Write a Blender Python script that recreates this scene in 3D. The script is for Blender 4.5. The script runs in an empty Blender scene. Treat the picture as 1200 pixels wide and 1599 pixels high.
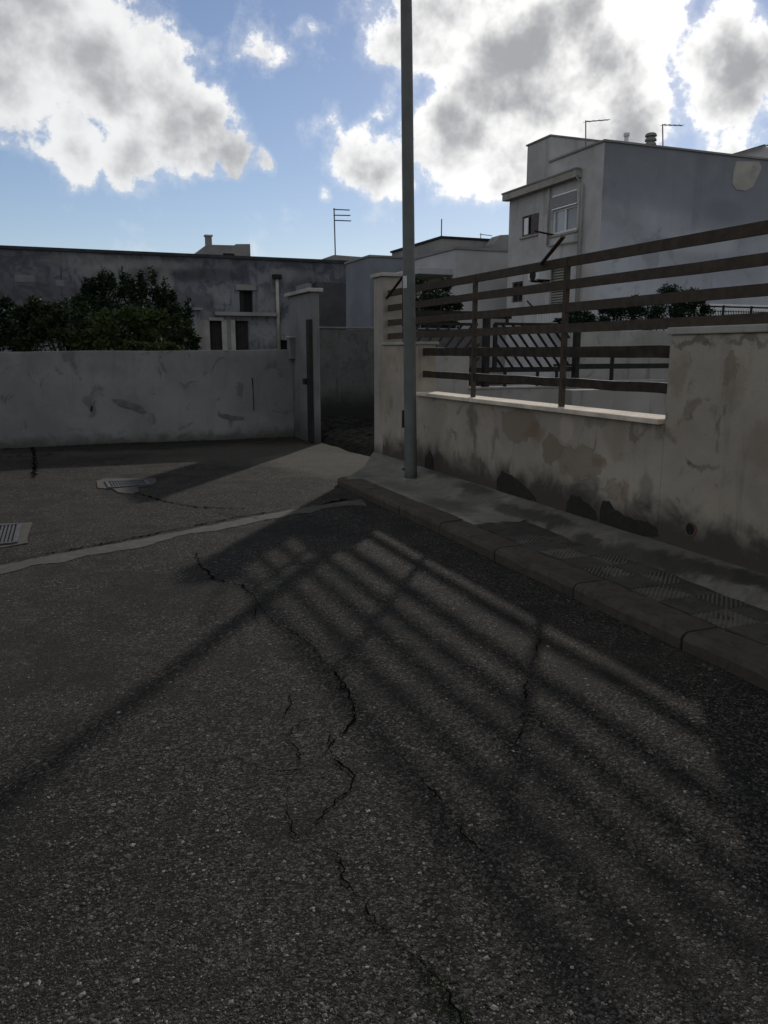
import bpy, bmesh, math, random
from mathutils import Vector, Matrix
R = math.radians
random.seed(7)

# ------------------------------------------------------------------ camera, sky, sun, exposure
# X runs square to the street wall (to the right), Y along the wall (away), Z up, metres
SC = bpy.context.scene
CAM_H, FPX, YAW, PITCH = 1.55, 1250.0, R(21.8), math.atan(250 / 1250)
cam_d = bpy.data.cameras.new('camera'); cam = bpy.data.objects.new('camera', cam_d)
SC.collection.objects.link(cam); SC.camera = cam
cam_d.sensor_fit = 'VERTICAL'; cam_d.sensor_height = 36.0; cam_d.lens = FPX / 1599 * 36
cam_d.clip_start = 0.05; cam_d.clip_end = 5000
cam.location = (0, 0, CAM_H); cam.rotation_euler = (R(90) - PITCH, 0, -YAW)

FWD = Vector((math.sin(YAW) * math.cos(PITCH), math.cos(YAW) * math.cos(PITCH), -math.sin(PITCH)))
RGT = Vector((math.cos(YAW), -math.sin(YAW), 0)); UPV = RGT.cross(FWD)
def ray(u, v):
    return FWD + RGT * ((u - 600) / FPX) + UPV * ((799.5 - v) / FPX)
def P(u, v, x=None, y=None, z=None):
    """where the sight line of a photo point meets a real plane of the place"""
    d = ray(u, v)
    if x is not None: t = x / d.x
    elif y is not None: t = y / d.y
    else: t = (z - CAM_H) / d.z
    return Vector((0, 0, CAM_H)) + d * t

SUN_EL, SUN_AZ = R(24.6), YAW + R(13.9)                 # azimuth measured from +Y towards +X
SUN = Vector((math.sin(SUN_AZ) * math.cos(SUN_EL), math.cos(SUN_AZ) * math.cos(SUN_EL), math.sin(SUN_EL)))
sd = bpy.data.lights.new('sun', 'SUN'); so = bpy.data.objects.new('sun', sd); SC.collection.objects.link(so)
sd.energy = 2.7; sd.angle = R(1.15); sd.color = (1.0, 0.94, 0.86)
so.rotation_euler = SUN.to_track_quat('Z', 'Y').to_euler(); so.location = (0, 0, 30)

class NT:
    """tiny node-tree writer"""
    def __init__(s, nt): s.nt = nt; s.nt.nodes.clear()
    def n(s, t, props=None, **inp):
        nd = s.nt.nodes.new(t)
        for k, v in (props or {}).items(): setattr(nd, k, v)
        for k, v in inp.items():
            key = k.replace('_', ' ')
            if k[0] == 'i' and k[1:].isdigit(): key = int(k[1:])
            s.set(nd.inputs[key], v)
        return nd
    def set(s, sock, v):
        if isinstance(v, bpy.types.NodeSocket): s.nt.links.new(v, sock)
        elif isinstance(v, bpy.types.Node): s.nt.links.new(v.outputs[0], sock)
        else:
            if isinstance(v, (tuple, list)) and len(v) == 3 and sock.type == 'RGBA': v = (*v, 1)
            sock.default_value = v
    def m(s, op, a, b=0.0, c=None, clamp=False):
        nd = s.nt.nodes.new('ShaderNodeMath'); nd.operation = op; nd.use_clamp = clamp
        s.set(nd.inputs[0], a); s.set(nd.inputs[1], b)
        if c is not None: s.set(nd.inputs[2], c)
        return nd.outputs[0]
    def vm(s, op, a, b=None, sc=None):
        nd = s.nt.nodes.new('ShaderNodeVectorMath'); nd.operation = op
        s.set(nd.inputs[0], a)
        if b is not None: s.set(nd.inputs[1], b)
        if sc is not None: s.set(nd.inputs['Scale'], sc)
        return nd.outputs['Value'] if op in ('DISTANCE', 'DOT_PRODUCT', 'LENGTH') else nd.outputs[0]
    def rng(s, v, a, b, c=0.0, d=1.0, smooth=True):
        nd = s.nt.nodes.new('ShaderNodeMapRange'); nd.interpolation_type = 'SMOOTHSTEP' if smooth else 'LINEAR'
        for i, x in enumerate((v, a, b, c, d)): s.set(nd.inputs[i], x)
        return nd.outputs[0]
    def mix(s, f, a, b, mode='MIX'):
        nd = s.nt.nodes.new('ShaderNodeMix'); nd.data_type = 'RGBA'; nd.blend_type = mode
        s.set(nd.inputs[0], f); s.set(nd.inputs[6], a); s.set(nd.inputs[7], b)
        return nd.outputs[2]
    def noise(s, vec, scale, detail=4, rough=.55, dist=0.0):
        nd = s.nt.nodes.new('ShaderNodeTexNoise')
        if vec is not None: s.set(nd.inputs['Vector'], vec)
        nd.inputs['Scale'].default_value = scale; nd.inputs['Detail'].default_value = detail
        nd.inputs['Roughness'].default_value = rough; nd.inputs['Distortion'].default_value = dist
        return nd
    def voro(s, vec, scale, feature='F1', rand=1.0):
        nd = s.nt.nodes.new('ShaderNodeTexVoronoi'); nd.feature = feature
        s.set(nd.inputs['Vector'], vec); nd.inputs['Scale'].default_value = scale
        nd.inputs['Randomness'].default_value = rand
        return nd

world = bpy.data.worlds.new('World'); SC.world = world; world.use_nodes = True
W = NT(world.node_tree)
def build_world():
    sky = W.n('ShaderNodeTexSky', {'sky_type': 'NISHITA', 'sun_disc': False, 'sun_elevation': SUN_EL,
                                   'sun_rotation': SUN_AZ, 'air_density': 1.0, 'dust_density': 0.1, 'ozone_density': 2.2})
    bg_sky = W.n('ShaderNodeBackground', Color=W.mix(1.0, sky.outputs[0], (1.07, .99, 1.03), 'MULTIPLY'), Strength=0.08)
    d = W.n('ShaderNodeTexCoord').outputs['Generated']
    wob = W.noise(d, 9.0, 3, .6)
    dw = W.vm('ADD', d, W.vm('SCALE', W.vm('SUBTRACT', wob.outputs['Color'], (.5, .5, .5)), sc=.055))
    # cumulus banks: (photo point used to aim, angular radius in photo points, weight)
    blobs = [(20, 30, 200, 1.0), (190, 120, 165, .95), (280, 190, 130, .85), (130, 225, 85, .85), (210, 235, 85, .75), (300, 248, 75, .75), (365, 246, 62, .7), (410, 248, 40, .62),
             (375, 70, 75, .34), (430, 100, 60, .30), (552, 250, 60, .62), (600, 270, 55, .62), (625, 300, 32, .45), (513, 292, 26, .5), (603, 188, 32, .45), (470, 32, 38, .34),
             (680, 40, 150, .85), (720, 220, 120, .95), (780, 240, 110, .95), (800, 110, 170, .95), (890, 90, 190, 1.1), (930, 175, 150, .95), (1000, 170, 110, .6),
             (1130, 105, 120, .92), (1150, 215, 100, .42), (1010, 20, 130, .75), (1190, 100, 90, .65), (940, -90, 260, .95)]
    tot = None
    for (u, v, r, w) in blobs:
        c = ray(u, v).normalized(); rr = r / FPX / (ray(u, v).length ** .5)
        f = W.rng(W.vm('DISTANCE', dw, tuple(c)), rr * 1.12, rr * .12, 0.0, w)
        tot = f if tot is None else W.m('SMOOTH_MAX', tot, f, .15)
    # unseen rest of the sky: broken cumulus, its cover raised to add neutral fill light
    off = W.vm('DISTANCE', d, tuple(ray(600, 200).normalized()))
    low = W.noise(d, 2.6, 2, .5)
    rest = W.m('MULTIPLY', W.rng(off, .62, .85), W.rng(low.outputs[0], .36, .60, 0, .95))
    tot = W.m('MAXIMUM', tot, rest)
    n1 = W.noise(d, 15.0, 8, .62, 0)
    n3 = W.noise(d, 11.0, 3, .5, 0)
    nn = W.m('SUBTRACT', n1.outputs[0], .5)
    ns = W.m('SUBTRACT', n3.outputs[0], .5)
    dens = W.m('ADD', tot, W.m('MULTIPLY', nn, 1.75))
    alpha = W.m('MAXIMUM', W.rng(dens, .35, .55), W.rng(dens, .18, .60, 0, .40))
    # light comes through the cloud from the sun's side: look a little way towards the sun
    dsun = W.vm('ADD', d, W.vm('SCALE', tuple(SUN), sc=.045))
    n4 = W.noise(dsun, 15.0, 4, .55, 0)
    ns4 = W.m('SUBTRACT', n4.outputs[0], .5)
    thick = W.m('ADD', W.m('MULTIPLY', tot, .8), W.m('ADD', W.m('MULTIPLY', ns4, 1.5), W.m('ADD', W.m('MULTIPLY', nn, .75), W.m('MULTIPLY', ns, .4))))
    core = W.rng(thick, .34, 1.02)
    sun_dot = W.m('MAXIMUM', W.vm('DOT_PRODUCT', d, tuple(SUN)), 0.0)
    glow = W.m('POWER', sun_dot, 16.0)
    white = W.mix(glow, (.86, .865, .875), (1.22, 1.21, 1.19))
    grey = W.mix(glow, (.42, .43, .455), (.39, .395, .415))
    colr = W.mix(core, white, grey)
    bg_cl = W.n('ShaderNodeBackground', Color=colr, Strength=1.0)
    up = W.rng(W.n('ShaderNodeSeparateXYZ', i0=d).outputs[2], .0, .05)
    mixs = W.n('ShaderNodeMixShader', i0=W.m('MULTIPLY', alpha, up), i1=bg_sky.outputs[0], i2=bg_cl.outputs[0])
    W.n('ShaderNodeOutputWorld', Surface=mixs.outputs[0])
    world.cycles.sampling_method = 'MANUAL'; world.cycles.sample_map_resolution = 512
build_world()
SC.view_settings.view_transform = 'Standard'; SC.view_settings.look = 'None'
SC.view_settings.exposure = 0.0; SC.view_settings.gamma = 1.0; SC.view_settings.use_curve_mapping = False
SC.render.engine = 'CYCLES'; SC.cycles.max_bounces = 6; SC.cycles.use_denoising = True

# ------------------------------------------------------------------ materials
def new_mat(name):
    m = bpy.data.materials.new(name); m.use_nodes = True
    return m, NT(m.node_tree)
def finish(N, col, rough=.85, bump=None, bstr=.3, bdist=.01, spec=.3, metal=0.0, normal=None):
    kw = dict(Base_Color=col, Roughness=rough, Metallic=metal)
    b = N.n('ShaderNodeBsdfPrincipled', **kw)
    b.inputs['Specular IOR Level'].default_value = spec
    if bump is not None:
        nb = N.n('ShaderNodeBump', Strength=bstr, Distance=bdist, Height=bump)
        N.set(b.inputs['Normal'], nb.outputs[0])
    N.n('ShaderNodeOutputMaterial', Surface=b.outputs[0])
    return b
def geo_pos(N): return N.n('ShaderNodeNewGeometry').outputs['Position']

def plain(name, col, rough=.7, var=.25, scale=6.0, spec=.3, metal=0.0, bump=.15, bscale=60):
    m, N = new_mat(name); p = geo_pos(N)
    a = N.noise(p, scale, 6, .6)
    c = N.mix(N.rng(a.outputs[0], .3, .7), tuple(x * (1 - var) for x in col), tuple(min(1, x * (1 + var)) for x in col))
    b = N.noise(p, bscale, 3, .6)
    finish(N, c, rough, b.outputs[0], bump, .004, spec, metal)
    return m

def plaster(name, base, stain, dark, s=1.0, patch=.55, streak=.5, grime=None, rough=.92, fleck=.3, tint=None, marks=None, gstr=.8):
    """weathered render: broad cloudiness, bare patches, run-down streaks, flecks, uneven trowel relief"""
    m, N = new_mat(name); p = geo_pos(N)
    n1 = N.noise(p, .9 * s, 6, .6, .4); n2 = N.noise(p, 2.6 * s, 8, .62, .8); n3 = N.noise(p, 11 * s, 6, .65)
    c = N.mix(N.rng(n1.outputs[0], .3, .7), tuple(x * .78 for x in base), tuple(min(1, x * 1.12) for x in base))
    c = N.mix(N.m('MULTIPLY', N.rng(n2.outputs[0], patch, patch + .09), .75), c, stain)
    if tint:
        n5 = N.noise(p, 1.6 * s, 5, .6, .5)
        c = N.mix(N.m('MULTIPLY', N.rng(n5.outputs[0], .55, .7), .6), c, tint)
    sv = N.n('ShaderNodeMapping', Vector=p); sv.inputs['Scale'].default_value = (1.0, 1.0, .12)
    st = N.noise(sv.outputs[0], 5.0 * s, 5, .6)
    c = N.mix(N.m('MULTIPLY', N.rng(st.outputs[0], .54, .74), streak), c, dark)
    c = N.mix(N.m('MULTIPLY', N.rng(n3.outputs[0], .62, .72), fleck), c, dark)
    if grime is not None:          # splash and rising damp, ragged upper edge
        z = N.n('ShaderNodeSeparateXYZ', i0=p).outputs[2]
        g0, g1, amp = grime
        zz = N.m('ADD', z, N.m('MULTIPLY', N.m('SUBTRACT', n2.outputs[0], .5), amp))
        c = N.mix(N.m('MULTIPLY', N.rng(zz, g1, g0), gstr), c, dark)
    if marks:                      # stains and bare places where they stand on the wall: (centre, half sizes, colour, strength)
        wp = N.vm('ADD', p, N.vm('SCALE', N.vm('SUBTRACT', N.noise(p, 5.5, 6, .68).outputs['Color'], (.5, .5, .5)), sc=.30))
        peel = None
        for (c0, hs, col, w, *crisp) in marks:
            e = N.vm('MULTIPLY', N.vm('SUBTRACT', wp, tuple(c0)), (0 if hs[0] == 0 else 1 / hs[0], 0 if hs[1] == 0 else 1 / hs[1], 1 / hs[2]))
            ln = N.vm('LENGTH', e)
            if crisp:
                f = N.rng(ln, 1.02, .96); peel = f if peel is None else N.m('MAXIMUM', peel, f)
                c = N.mix(N.rng(ln, 1.08, .94, 0, w), c, col)
            else: c = N.mix(N.rng(ln, 1.12, .45, 0, w), c, col)
    hgt = N.m('ADD', N.m('MULTIPLY', n2.outputs[0], .7), N.m('MULTIPLY', N.noise(p, 45, 4, .65).outputs[0], .3))
    if marks and peel is not None: hgt = N.m('SUBTRACT', hgt, N.m('MULTIPLY', peel, .35))
    finish(N, c, rough, hgt, .5, .02, .2)
    return m

M = {}
SW = 3.94
def sm(u, v, hy, hz, col, w, *k): return (P(u, v, x=SW), (0, hy, hz), col, w, *k)
BR, DK, RD, PL = (.150, .118, .084), (.060, .050, .040), (.150, .095, .065), (.34, .295, .235)
SM = [sm(812, 664, .34, .15, BR, .7, 1), sm(836, 676, .20, .10, RD, .6), sm(862, 702, .15, .12, BR, .8, 1), sm(905, 722, .34, .13, BR, .6, 1), sm(991, 678, .035, .09, BR, .8, 1), sm(884, 668, .10, .11, PL, .6, 1),
      sm(738, 655, .14, .22, DK, .6), sm(742, 690, .07, .14, DK, .5), sm(745, 722, .22, .10, DK, .6), sm(932, 720, .12, .06, RD, .5), sm(1010, 760, .10, .12, DK, .4), sm(975, 770, .05, .10, RD, .6), sm(960, 765, .12, .06, BR, .5, 1),
      sm(1062, 585, .10, .18, BR, .45), sm(1142, 575, .05, .10, BR, .6, 1), sm(1075, 648, .035, .03, DK, .5), sm(1085, 538, .25, .03, DK, .6), sm(1170, 532, .2, .03, DK, .55), sm(1150, 600, .10, .20, BR, .35), sm(1095, 728, .14, .04, DK, .45), sm(1080, 722, .03, .03, DK, .6), sm(1190, 700, .15, .18, BR, .5), sm(1118, 765, .04, .03, DK, .5), sm(1060, 780, .03, .02, DK, .5), sm(1150, 820, .25, .03, DK, .35),
      sm(640, 690, .25, .2, BR, .35), sm(612, 700, .18, .1, RD, .3), sm(1130, 790, .3, .15, PL, .35), sm(930, 655, .2, .05, DK, .35), sm(1030, 665, .08, .1, DK, .45), sm(700, 690, .10, .16, BR, .3)]
M['street_wall'] = plaster('plaster_street', (0.2812, 0.2503, 0.2050), (0.1480, 0.1232, 0.0943), (0.0459, 0.0400, 0.0336), 1.2, .57, .30, (.30, .56, .6), tint=(0.2109, 0.1656, 0.1230), marks=SM, gstr=.95)
M['pillar'] = plaster('plaster_pillar', (0.2516, 0.2310, 0.2009), (0.1628, 0.1424, 0.1230), (0.0666, 0.0601, 0.0533), 1.2, .62, .3, (.2, .4, .4))
M['white_wall'] = plaster('plaster_white_wall', (0.1710, 0.1696, 0.1652), (0.0921, 0.0880, 0.0811), (0.0422, 0.0403, 0.0368), 1.1, .57, .22, (.0, .22, .5))
M['gate_pillar'] = plaster('plaster_gate_pillar', (0.1275, 0.1314, 0.1330), (0.0892, 0.0900, 0.0883), (0.0357, 0.0360, 0.0351), 1.3, .6, .4, (.0, .7, .5))
M['grey_wall'] = plaster('cement_grey_wall', (0.0792, 0.0792, 0.0768), (0.0540, 0.0540, 0.0516), (0.0168, 0.0168, 0.0156), 2.2, .52, .5, (.25, .85, .5), gstr=.95)
M['yard_wall'] = plaster('plaster_yard_wall', (0.2550, 0.2479, 0.2340), (0.1700, 0.1636, 0.1530), (0.0808, 0.0783, 0.0738), 1.0, .58, .5, None)
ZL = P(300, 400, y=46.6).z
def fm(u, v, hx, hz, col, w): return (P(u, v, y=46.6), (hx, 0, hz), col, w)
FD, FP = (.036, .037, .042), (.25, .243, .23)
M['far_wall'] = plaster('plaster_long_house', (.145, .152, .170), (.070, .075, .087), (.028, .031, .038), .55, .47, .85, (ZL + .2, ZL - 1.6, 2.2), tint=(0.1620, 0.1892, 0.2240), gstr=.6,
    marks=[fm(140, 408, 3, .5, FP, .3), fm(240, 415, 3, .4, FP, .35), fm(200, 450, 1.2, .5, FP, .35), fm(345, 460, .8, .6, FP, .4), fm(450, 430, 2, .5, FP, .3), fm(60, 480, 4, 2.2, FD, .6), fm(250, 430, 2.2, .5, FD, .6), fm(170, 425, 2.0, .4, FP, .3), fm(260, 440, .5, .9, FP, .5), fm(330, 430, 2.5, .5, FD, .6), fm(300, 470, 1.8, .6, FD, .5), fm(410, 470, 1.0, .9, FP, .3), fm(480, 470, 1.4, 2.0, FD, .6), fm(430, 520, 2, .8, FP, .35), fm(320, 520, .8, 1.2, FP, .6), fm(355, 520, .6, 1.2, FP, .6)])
M['far_pale'] = plaster('plaster_patch_pale', (.30, .29, .27), (.2, .19, .18), (.1, .1, .1), 1.0, .6, .3)
M['mid_blue'] = plaster('plaster_blue_house', (.16, .178, .20), (.145, .158, .176), (.10, .108, .12), .4, .6, .3, None)
M['mid_cream'] = plaster('plaster_cream_house', (0.3720, 0.3760, 0.3795), (0.3069, 0.3141, 0.3220), (0.2232, 0.2266, 0.2300), .35, .62, .25, None)
M['mid_dark'] = plaster('plaster_roof_block', (0.204, 0.198, 0.192), (0.156, 0.150, 0.144), (0.096, 0.096, 0.096), .5, .6, .4, None)
ZT = P(945, 221, y=24.8).z
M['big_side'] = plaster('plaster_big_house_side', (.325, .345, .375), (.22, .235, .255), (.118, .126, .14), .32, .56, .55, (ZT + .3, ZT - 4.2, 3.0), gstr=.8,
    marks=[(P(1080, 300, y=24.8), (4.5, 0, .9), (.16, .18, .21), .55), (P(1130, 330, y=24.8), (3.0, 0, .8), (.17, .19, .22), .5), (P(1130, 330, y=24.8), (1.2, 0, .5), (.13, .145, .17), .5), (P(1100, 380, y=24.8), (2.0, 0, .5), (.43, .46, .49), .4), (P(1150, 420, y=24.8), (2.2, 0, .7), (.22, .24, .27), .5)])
M['big_front'] = plaster('plaster_big_house_front', (0.3802, 0.3811, 0.3770), (0.2661, 0.2663, 0.2661), (0.1426, 0.1443, 0.1441), .5, .58, .45, None)
M['annex_pale'] = plaster('plaster_repair', (.15, .15, .155), (.11, .11, .113), (.06, .06, .063), 1.2, .55, .4)
M['annex'] = plaster('plaster_annex', (.062, .064, .068), (.05, .051, .054), (.03, .031, .034), .8, .55, .4)
M['roof_cap'] = plain('dark_roof_edge', (.03, .031, .034), .9, .3, 2)
M['cement'] = plaster('cement_trim', (.30, .285, .26), (.2, .19, .17), (.1, .095, .085), 2.0, .6, .4)
M['coping'] = plaster('stone_coping', (0.506, 0.441, 0.360), (0.330, 0.278, 0.220), (0.132, 0.116, 0.100), 4.0, .6, .2)
M['kerb'] = plaster('stone_kerb', (0.0553, 0.0468, 0.0364), (0.0338, 0.0286, 0.0228), (0.0143, 0.0123, 0.0104), 5.0, .52, .1, None, fleck=.6)
M['bare'] = plaster('bare_dark_render', (.026, .0235, .0195), (.018, .0165, .014), (.010, .0095, .008), 9.0, .5, .1, fleck=.6)
M['brownpatch'] = plaster('bare_brown_render', (.20, .165, .135), (.15, .115, .09), (.09, .075, .06), 3.5, .55, .2, tint=(.19, .12, .09))
CM = [(P(u, v, z=.19), (.10, .42, .5), (.026, .023, .019), w) for u, v, w in ((690, 742, .6), (740, 762, .7), (800, 790, .75), (860, 806, .8), (930, 838, .8), (1000, 856, .7), (1070, 876, .8), (1140, 896, .7), (1200, 912, .8))] + [(P(u, v, z=.1), (a, b, .5), (.045, .04, .033), w) for u, v, a, b, w in ((700, 790, .25, .5, .7), (620, 760, .2, .5, .4), (750, 785, .2, .4, .5), (560, 742, .2, .6, .4))]
M['concrete'] = plaster('pavement_concrete', (0.1480, 0.1424, 0.1164), (0.0999, 0.0960, 0.0779), (0.0444, 0.0424, 0.0353), 2.2, .53, 0, None, fleck=.5, marks=CM)
M['fillet'] = plaster('cement_fillet_dusty', (.115, .107, .09), (.08, .074, .062), (.032, .03, .026), 2.2, .5, 0, None, fleck=.5, marks=CM)
M['tile'] = plaster('pavement_tile', (.055, .05, .042), (.034, .031, .026), (.018, .017, .015), 3.0, .5, 0, None, fleck=.5)
M['tile_rib'] = plaster('pavement_tile_ribbed', (.10, .092, .078), (.06, .055, .047), (.025, .023, .02), 3.0, .52, 0, None, fleck=.5)
M['dirt'] = plaster('pavement_dirt', (.040, .036, .030), (.028, .025, .021), (.016, .015, .013), 8.0, .5, 0, None)
M['sandy'] = plaster('strip_concrete', (.056, .051, .043), (.040, .036, .030), (.020, .018, .0155), 6.0, .48, 0, None, fleck=.9)
M['rust'] = plain('rail_rusty_paint', (.052, .042, .033), .8, .2, 12, .1, 0, .4, 120)
M['rust_dark'] = plain('rail_dark_paint', (.030, .024, .019), .75, .4, 9, .12, 0, .3, 90)
M['rust_red'] = plain('rail_red_rust', (.075, .048, .036), .8, .3, 14, .1, 0, .3, 90)
M['pole'] = plain('pole_grey_green_paint', (0.0892, 0.0952, 0.0901), .55, .18, 3.0, .3, 0, .15, 40)
M['steel_dark'] = plain('dark_steel', (.017, .015, .014), .7, .3, 8, .15)
M['iron'] = plain('cast_iron', (.05, .05, .05), .6, .3, 14, .3, .3)
M['crack'] = plain('crack_shadow', (.004, .0037, .0033), 1.0, .3, 30, 0.0, 0, 0, 30)
M['black'] = plain('black_plastic', (.012, .012, .012), .5)
M['dark_in'] = plain('dark_interior', (.010, .010, .011), .9)
M['door_wood'] = plain('old_dark_wood', (.022, .020, .019), .8, .3, 5)
M['shutter'] = plain('beige_shutter', (.27, .255, .23), .7, .12, 3)
M['blind'] = plain('pale_blind', (.66, .67, .69), .6, .06, 3)
M['frame_brown'] = plain('brown_window_frame', (.06, .045, .042), .6)
M['frame_white'] = plain('white_window_frame', (.55, .55, .55), .5, .08)
M['white_metal'] = plain('white_enamel', (.5, .5, .5), .5, .1)
M['clay'] = plain('clay_pipe', (.10, .055, .04), .8, .3, 20)
M['antenna'] = plain('antenna_metal', (.11, .11, .115), .5, .2, 5, .4, .4)
M['sticker'] = plain('pale_sticker', (.42, .42, .41), .6, .2, 30)
M['bark'] = plain('bark', (.045, .036, .028), .9, .4, 18, .2, 0, .6, 40)
M['earth_shaded'] = plain('earth_with_painted_shade', (0.0162, 0.0157, 0.0144), 1.0, .5, 9, .0, 0, .3, 30)  # near-black because the gateway's shade is put into the earth colour
M['earth'] = plain('yard_earth', (.085, .075, .06), .95, .35, 1.2, .2, 0, .5, 20)
m, N = new_mat('window_glass')
finish(N, (.10, .13, .16, 1), .06, None, spec=.6); M['glass'] = m
m, N = new_mat('sky_window_glass'); finish(N, (.22, .26, .31, 1), .05, None, spec=.8); M['glass_pale'] = m

def leaf_mat(name, c0, c1):
    m, N = new_mat(name)
    r = N.n('ShaderNodeNewGeometry').outputs['Random Per Island']
    big = N.noise(geo_pos(N), 1.7, 3, .5)
    c = N.mix(r, c0, c1); c = N.mix(N.rng(big.outputs[0], .35, .65, 0, .5), c, c0)
    b = N.n('ShaderNodeBsdfPrincipled', Base_Color=c, Roughness=.7); b.inputs['Specular IOR Level'].default_value = .08
    t = N.n('ShaderNodeBsdfTranslucent', Color=c)
    mx = N.n('ShaderNodeMixShader', i0=.22, i1=b.outputs[0], i2=t.outputs[0])
    N.n('ShaderNodeOutputMaterial', Surface=mx.outputs[0]); return m
M['leaf_dark'] = leaf_mat('leaf_dark', (.008, .016, .008, 1), (.020, .034, .015, 1))
M['leaf_mid'] = leaf_mat('leaf_mid', (.011, .019, .008, 1), (.027, .040, .015, 1))
M['leaf_light'] = leaf_mat('leaf_light', (.016, .027, .009, 1), (.050, .066, .022, 1))
M['grass'] = leaf_mat('grass', (.015, .028, .008, 1), (.045, .062, .018, 1))
M['litter'] = leaf_mat('litter', (.018, .015, .011, 1), (.05, .04, .028, 1))

def stone_mat():
    m, N = new_mat('loose_stone')
    r = N.n('ShaderNodeNewGeometry').outputs['Random Per Island']
    c = N.mix(N.m('POWER', r, 6.0), (.024, .022, .019), (.20, .19, .17))
    finish(N, c, .75, N.noise(geo_pos(N), 300, 2).outputs[0], .3, .002, .35); return m
M['stone'] = stone_mat()

def asphalt():
    m, N = new_mat('worn_asphalt'); q = geo_pos(N)
    def n2(scale, detail, rough=.6, dist=0.0, vec=None):
        nd = N.noise(vec or q, scale, detail, rough, dist); nd.noise_dimensions = '2D'; return nd
    def v2d(scale):
        nd = N.voro(qq, scale); nd.voronoi_dimensions = '2D'; return nd
    warp = n2(55, 2)
    qq = N.vm('ADD', q, N.vm('SCALE', N.vm('SUBTRACT', warp.outputs['Color'], (.5, .5, .5)), sc=.016))
    v1 = v2d(96); v3 = v2d(46)
    broad = n2(.55, 4, .6, .6); mid = n2(3.2, 5, .62); fine = n2(240, 3, .7)
    s1 = N.n('ShaderNodeSeparateColor', Color=v1.outputs['Color']); r1 = s1.outputs[0]
    r3 = N.n('ShaderNodeSeparateColor', Color=v3.outputs['Color']).outputs[2]
    c = N.mix(N.m('POWER', r1, 2.0), (0.0190, 0.0180, 0.0157), (0.1308, 0.1203, 0.1021))
    c = N.mix(N.m('MULTIPLY', N.rng(s1.outputs[1], .90, .96), N.rng(v1.outputs['Distance'], .5, .38, 0, .8)), c, (0.1476, 0.1400, 0.1263))
    c = N.mix(N.m('MULTIPLY', N.rng(r3, .955, .975), N.rng(v3.outputs['Distance'], .42, .34)), c, (0.1968, 0.1909, 0.1729))
    c = N.mix(N.rng(v1.outputs['Distance'], .35, .75, 0, .8), c, (0.0109, 0.0103, 0.0099))
    c = N.mix(N.rng(broad.outputs[0], .42, .68, 0, .30), c, (0.0836, 0.0695, 0.0511))     # brownish dust
    c = N.mix(N.rng(mid.outputs[0], .48, .66, 0, .5), c, (0.0236, 0.0235, 0.0226))       # tar-rich areas
    c = N.mix(N.rng(n2(1.1, 5, .66, .5).outputs[0], .53, .66, 0, .5), c, (0.0227, 0.0225, 0.0216))   # old oil and patching
    c = N.mix(N.rng(fine.outputs[0], .56, .30, 0, .8), c, (0.0091, 0.0094, 0.0088))       # pits
    wq = N.vm('ADD', q, N.vm('SCALE', N.vm('SUBTRACT', n2(1.3, 4, .65).outputs['Color'], (.5, .5, .5)), sc=1.3))
    def spot(u, v, rx, ry, w):
        c0 = P(u, v, z=0)
        e = N.vm('MULTIPLY', N.vm('SUBTRACT', wq, (c0.x, c0.y, 0)), (1 / rx, 1 / ry, 0))
        return N.rng(N.vm('LENGTH', e), 1.0, .55, 0, w)
    # pale sandy concrete dust washed out around the gate corner
    dust = N.m('MAXIMUM', spot(510, 722, 1.2, 1.9, .85), spot(400, 708, 2.2, 1.4, .45))
    dust = N.m('MAXIMUM', dust, spot(200, 706, 4.5, .6, .3))
    c = N.mix(N.m('MULTIPLY', dust, N.rng(fine.outputs[0], .2, .6, .7, 1)), c, N.mix(mid.outputs[0], (.07, .064, .053), (.125, .115, .096)))
    damp = N.m('MAXIMUM', spot(230, 696, 2.6, .7, .85), spot(30, 722, 3.0, .7, .5))
    c = N.mix(damp, c, (.026, .025, .023))
    h = N.m('SUBTRACT', N.m('MULTIPLY', r1, .8), N.m('MULTIPLY', v1.outputs['Distance'], 1.0))
    h = N.m('ADD', h, N.m('MULTIPLY', n2(330, 2, .6).outputs[0], .6))
    finish(N, c, .92, h, 1.0, .011, .08); return m
M['asphalt'] = asphalt()

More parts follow.
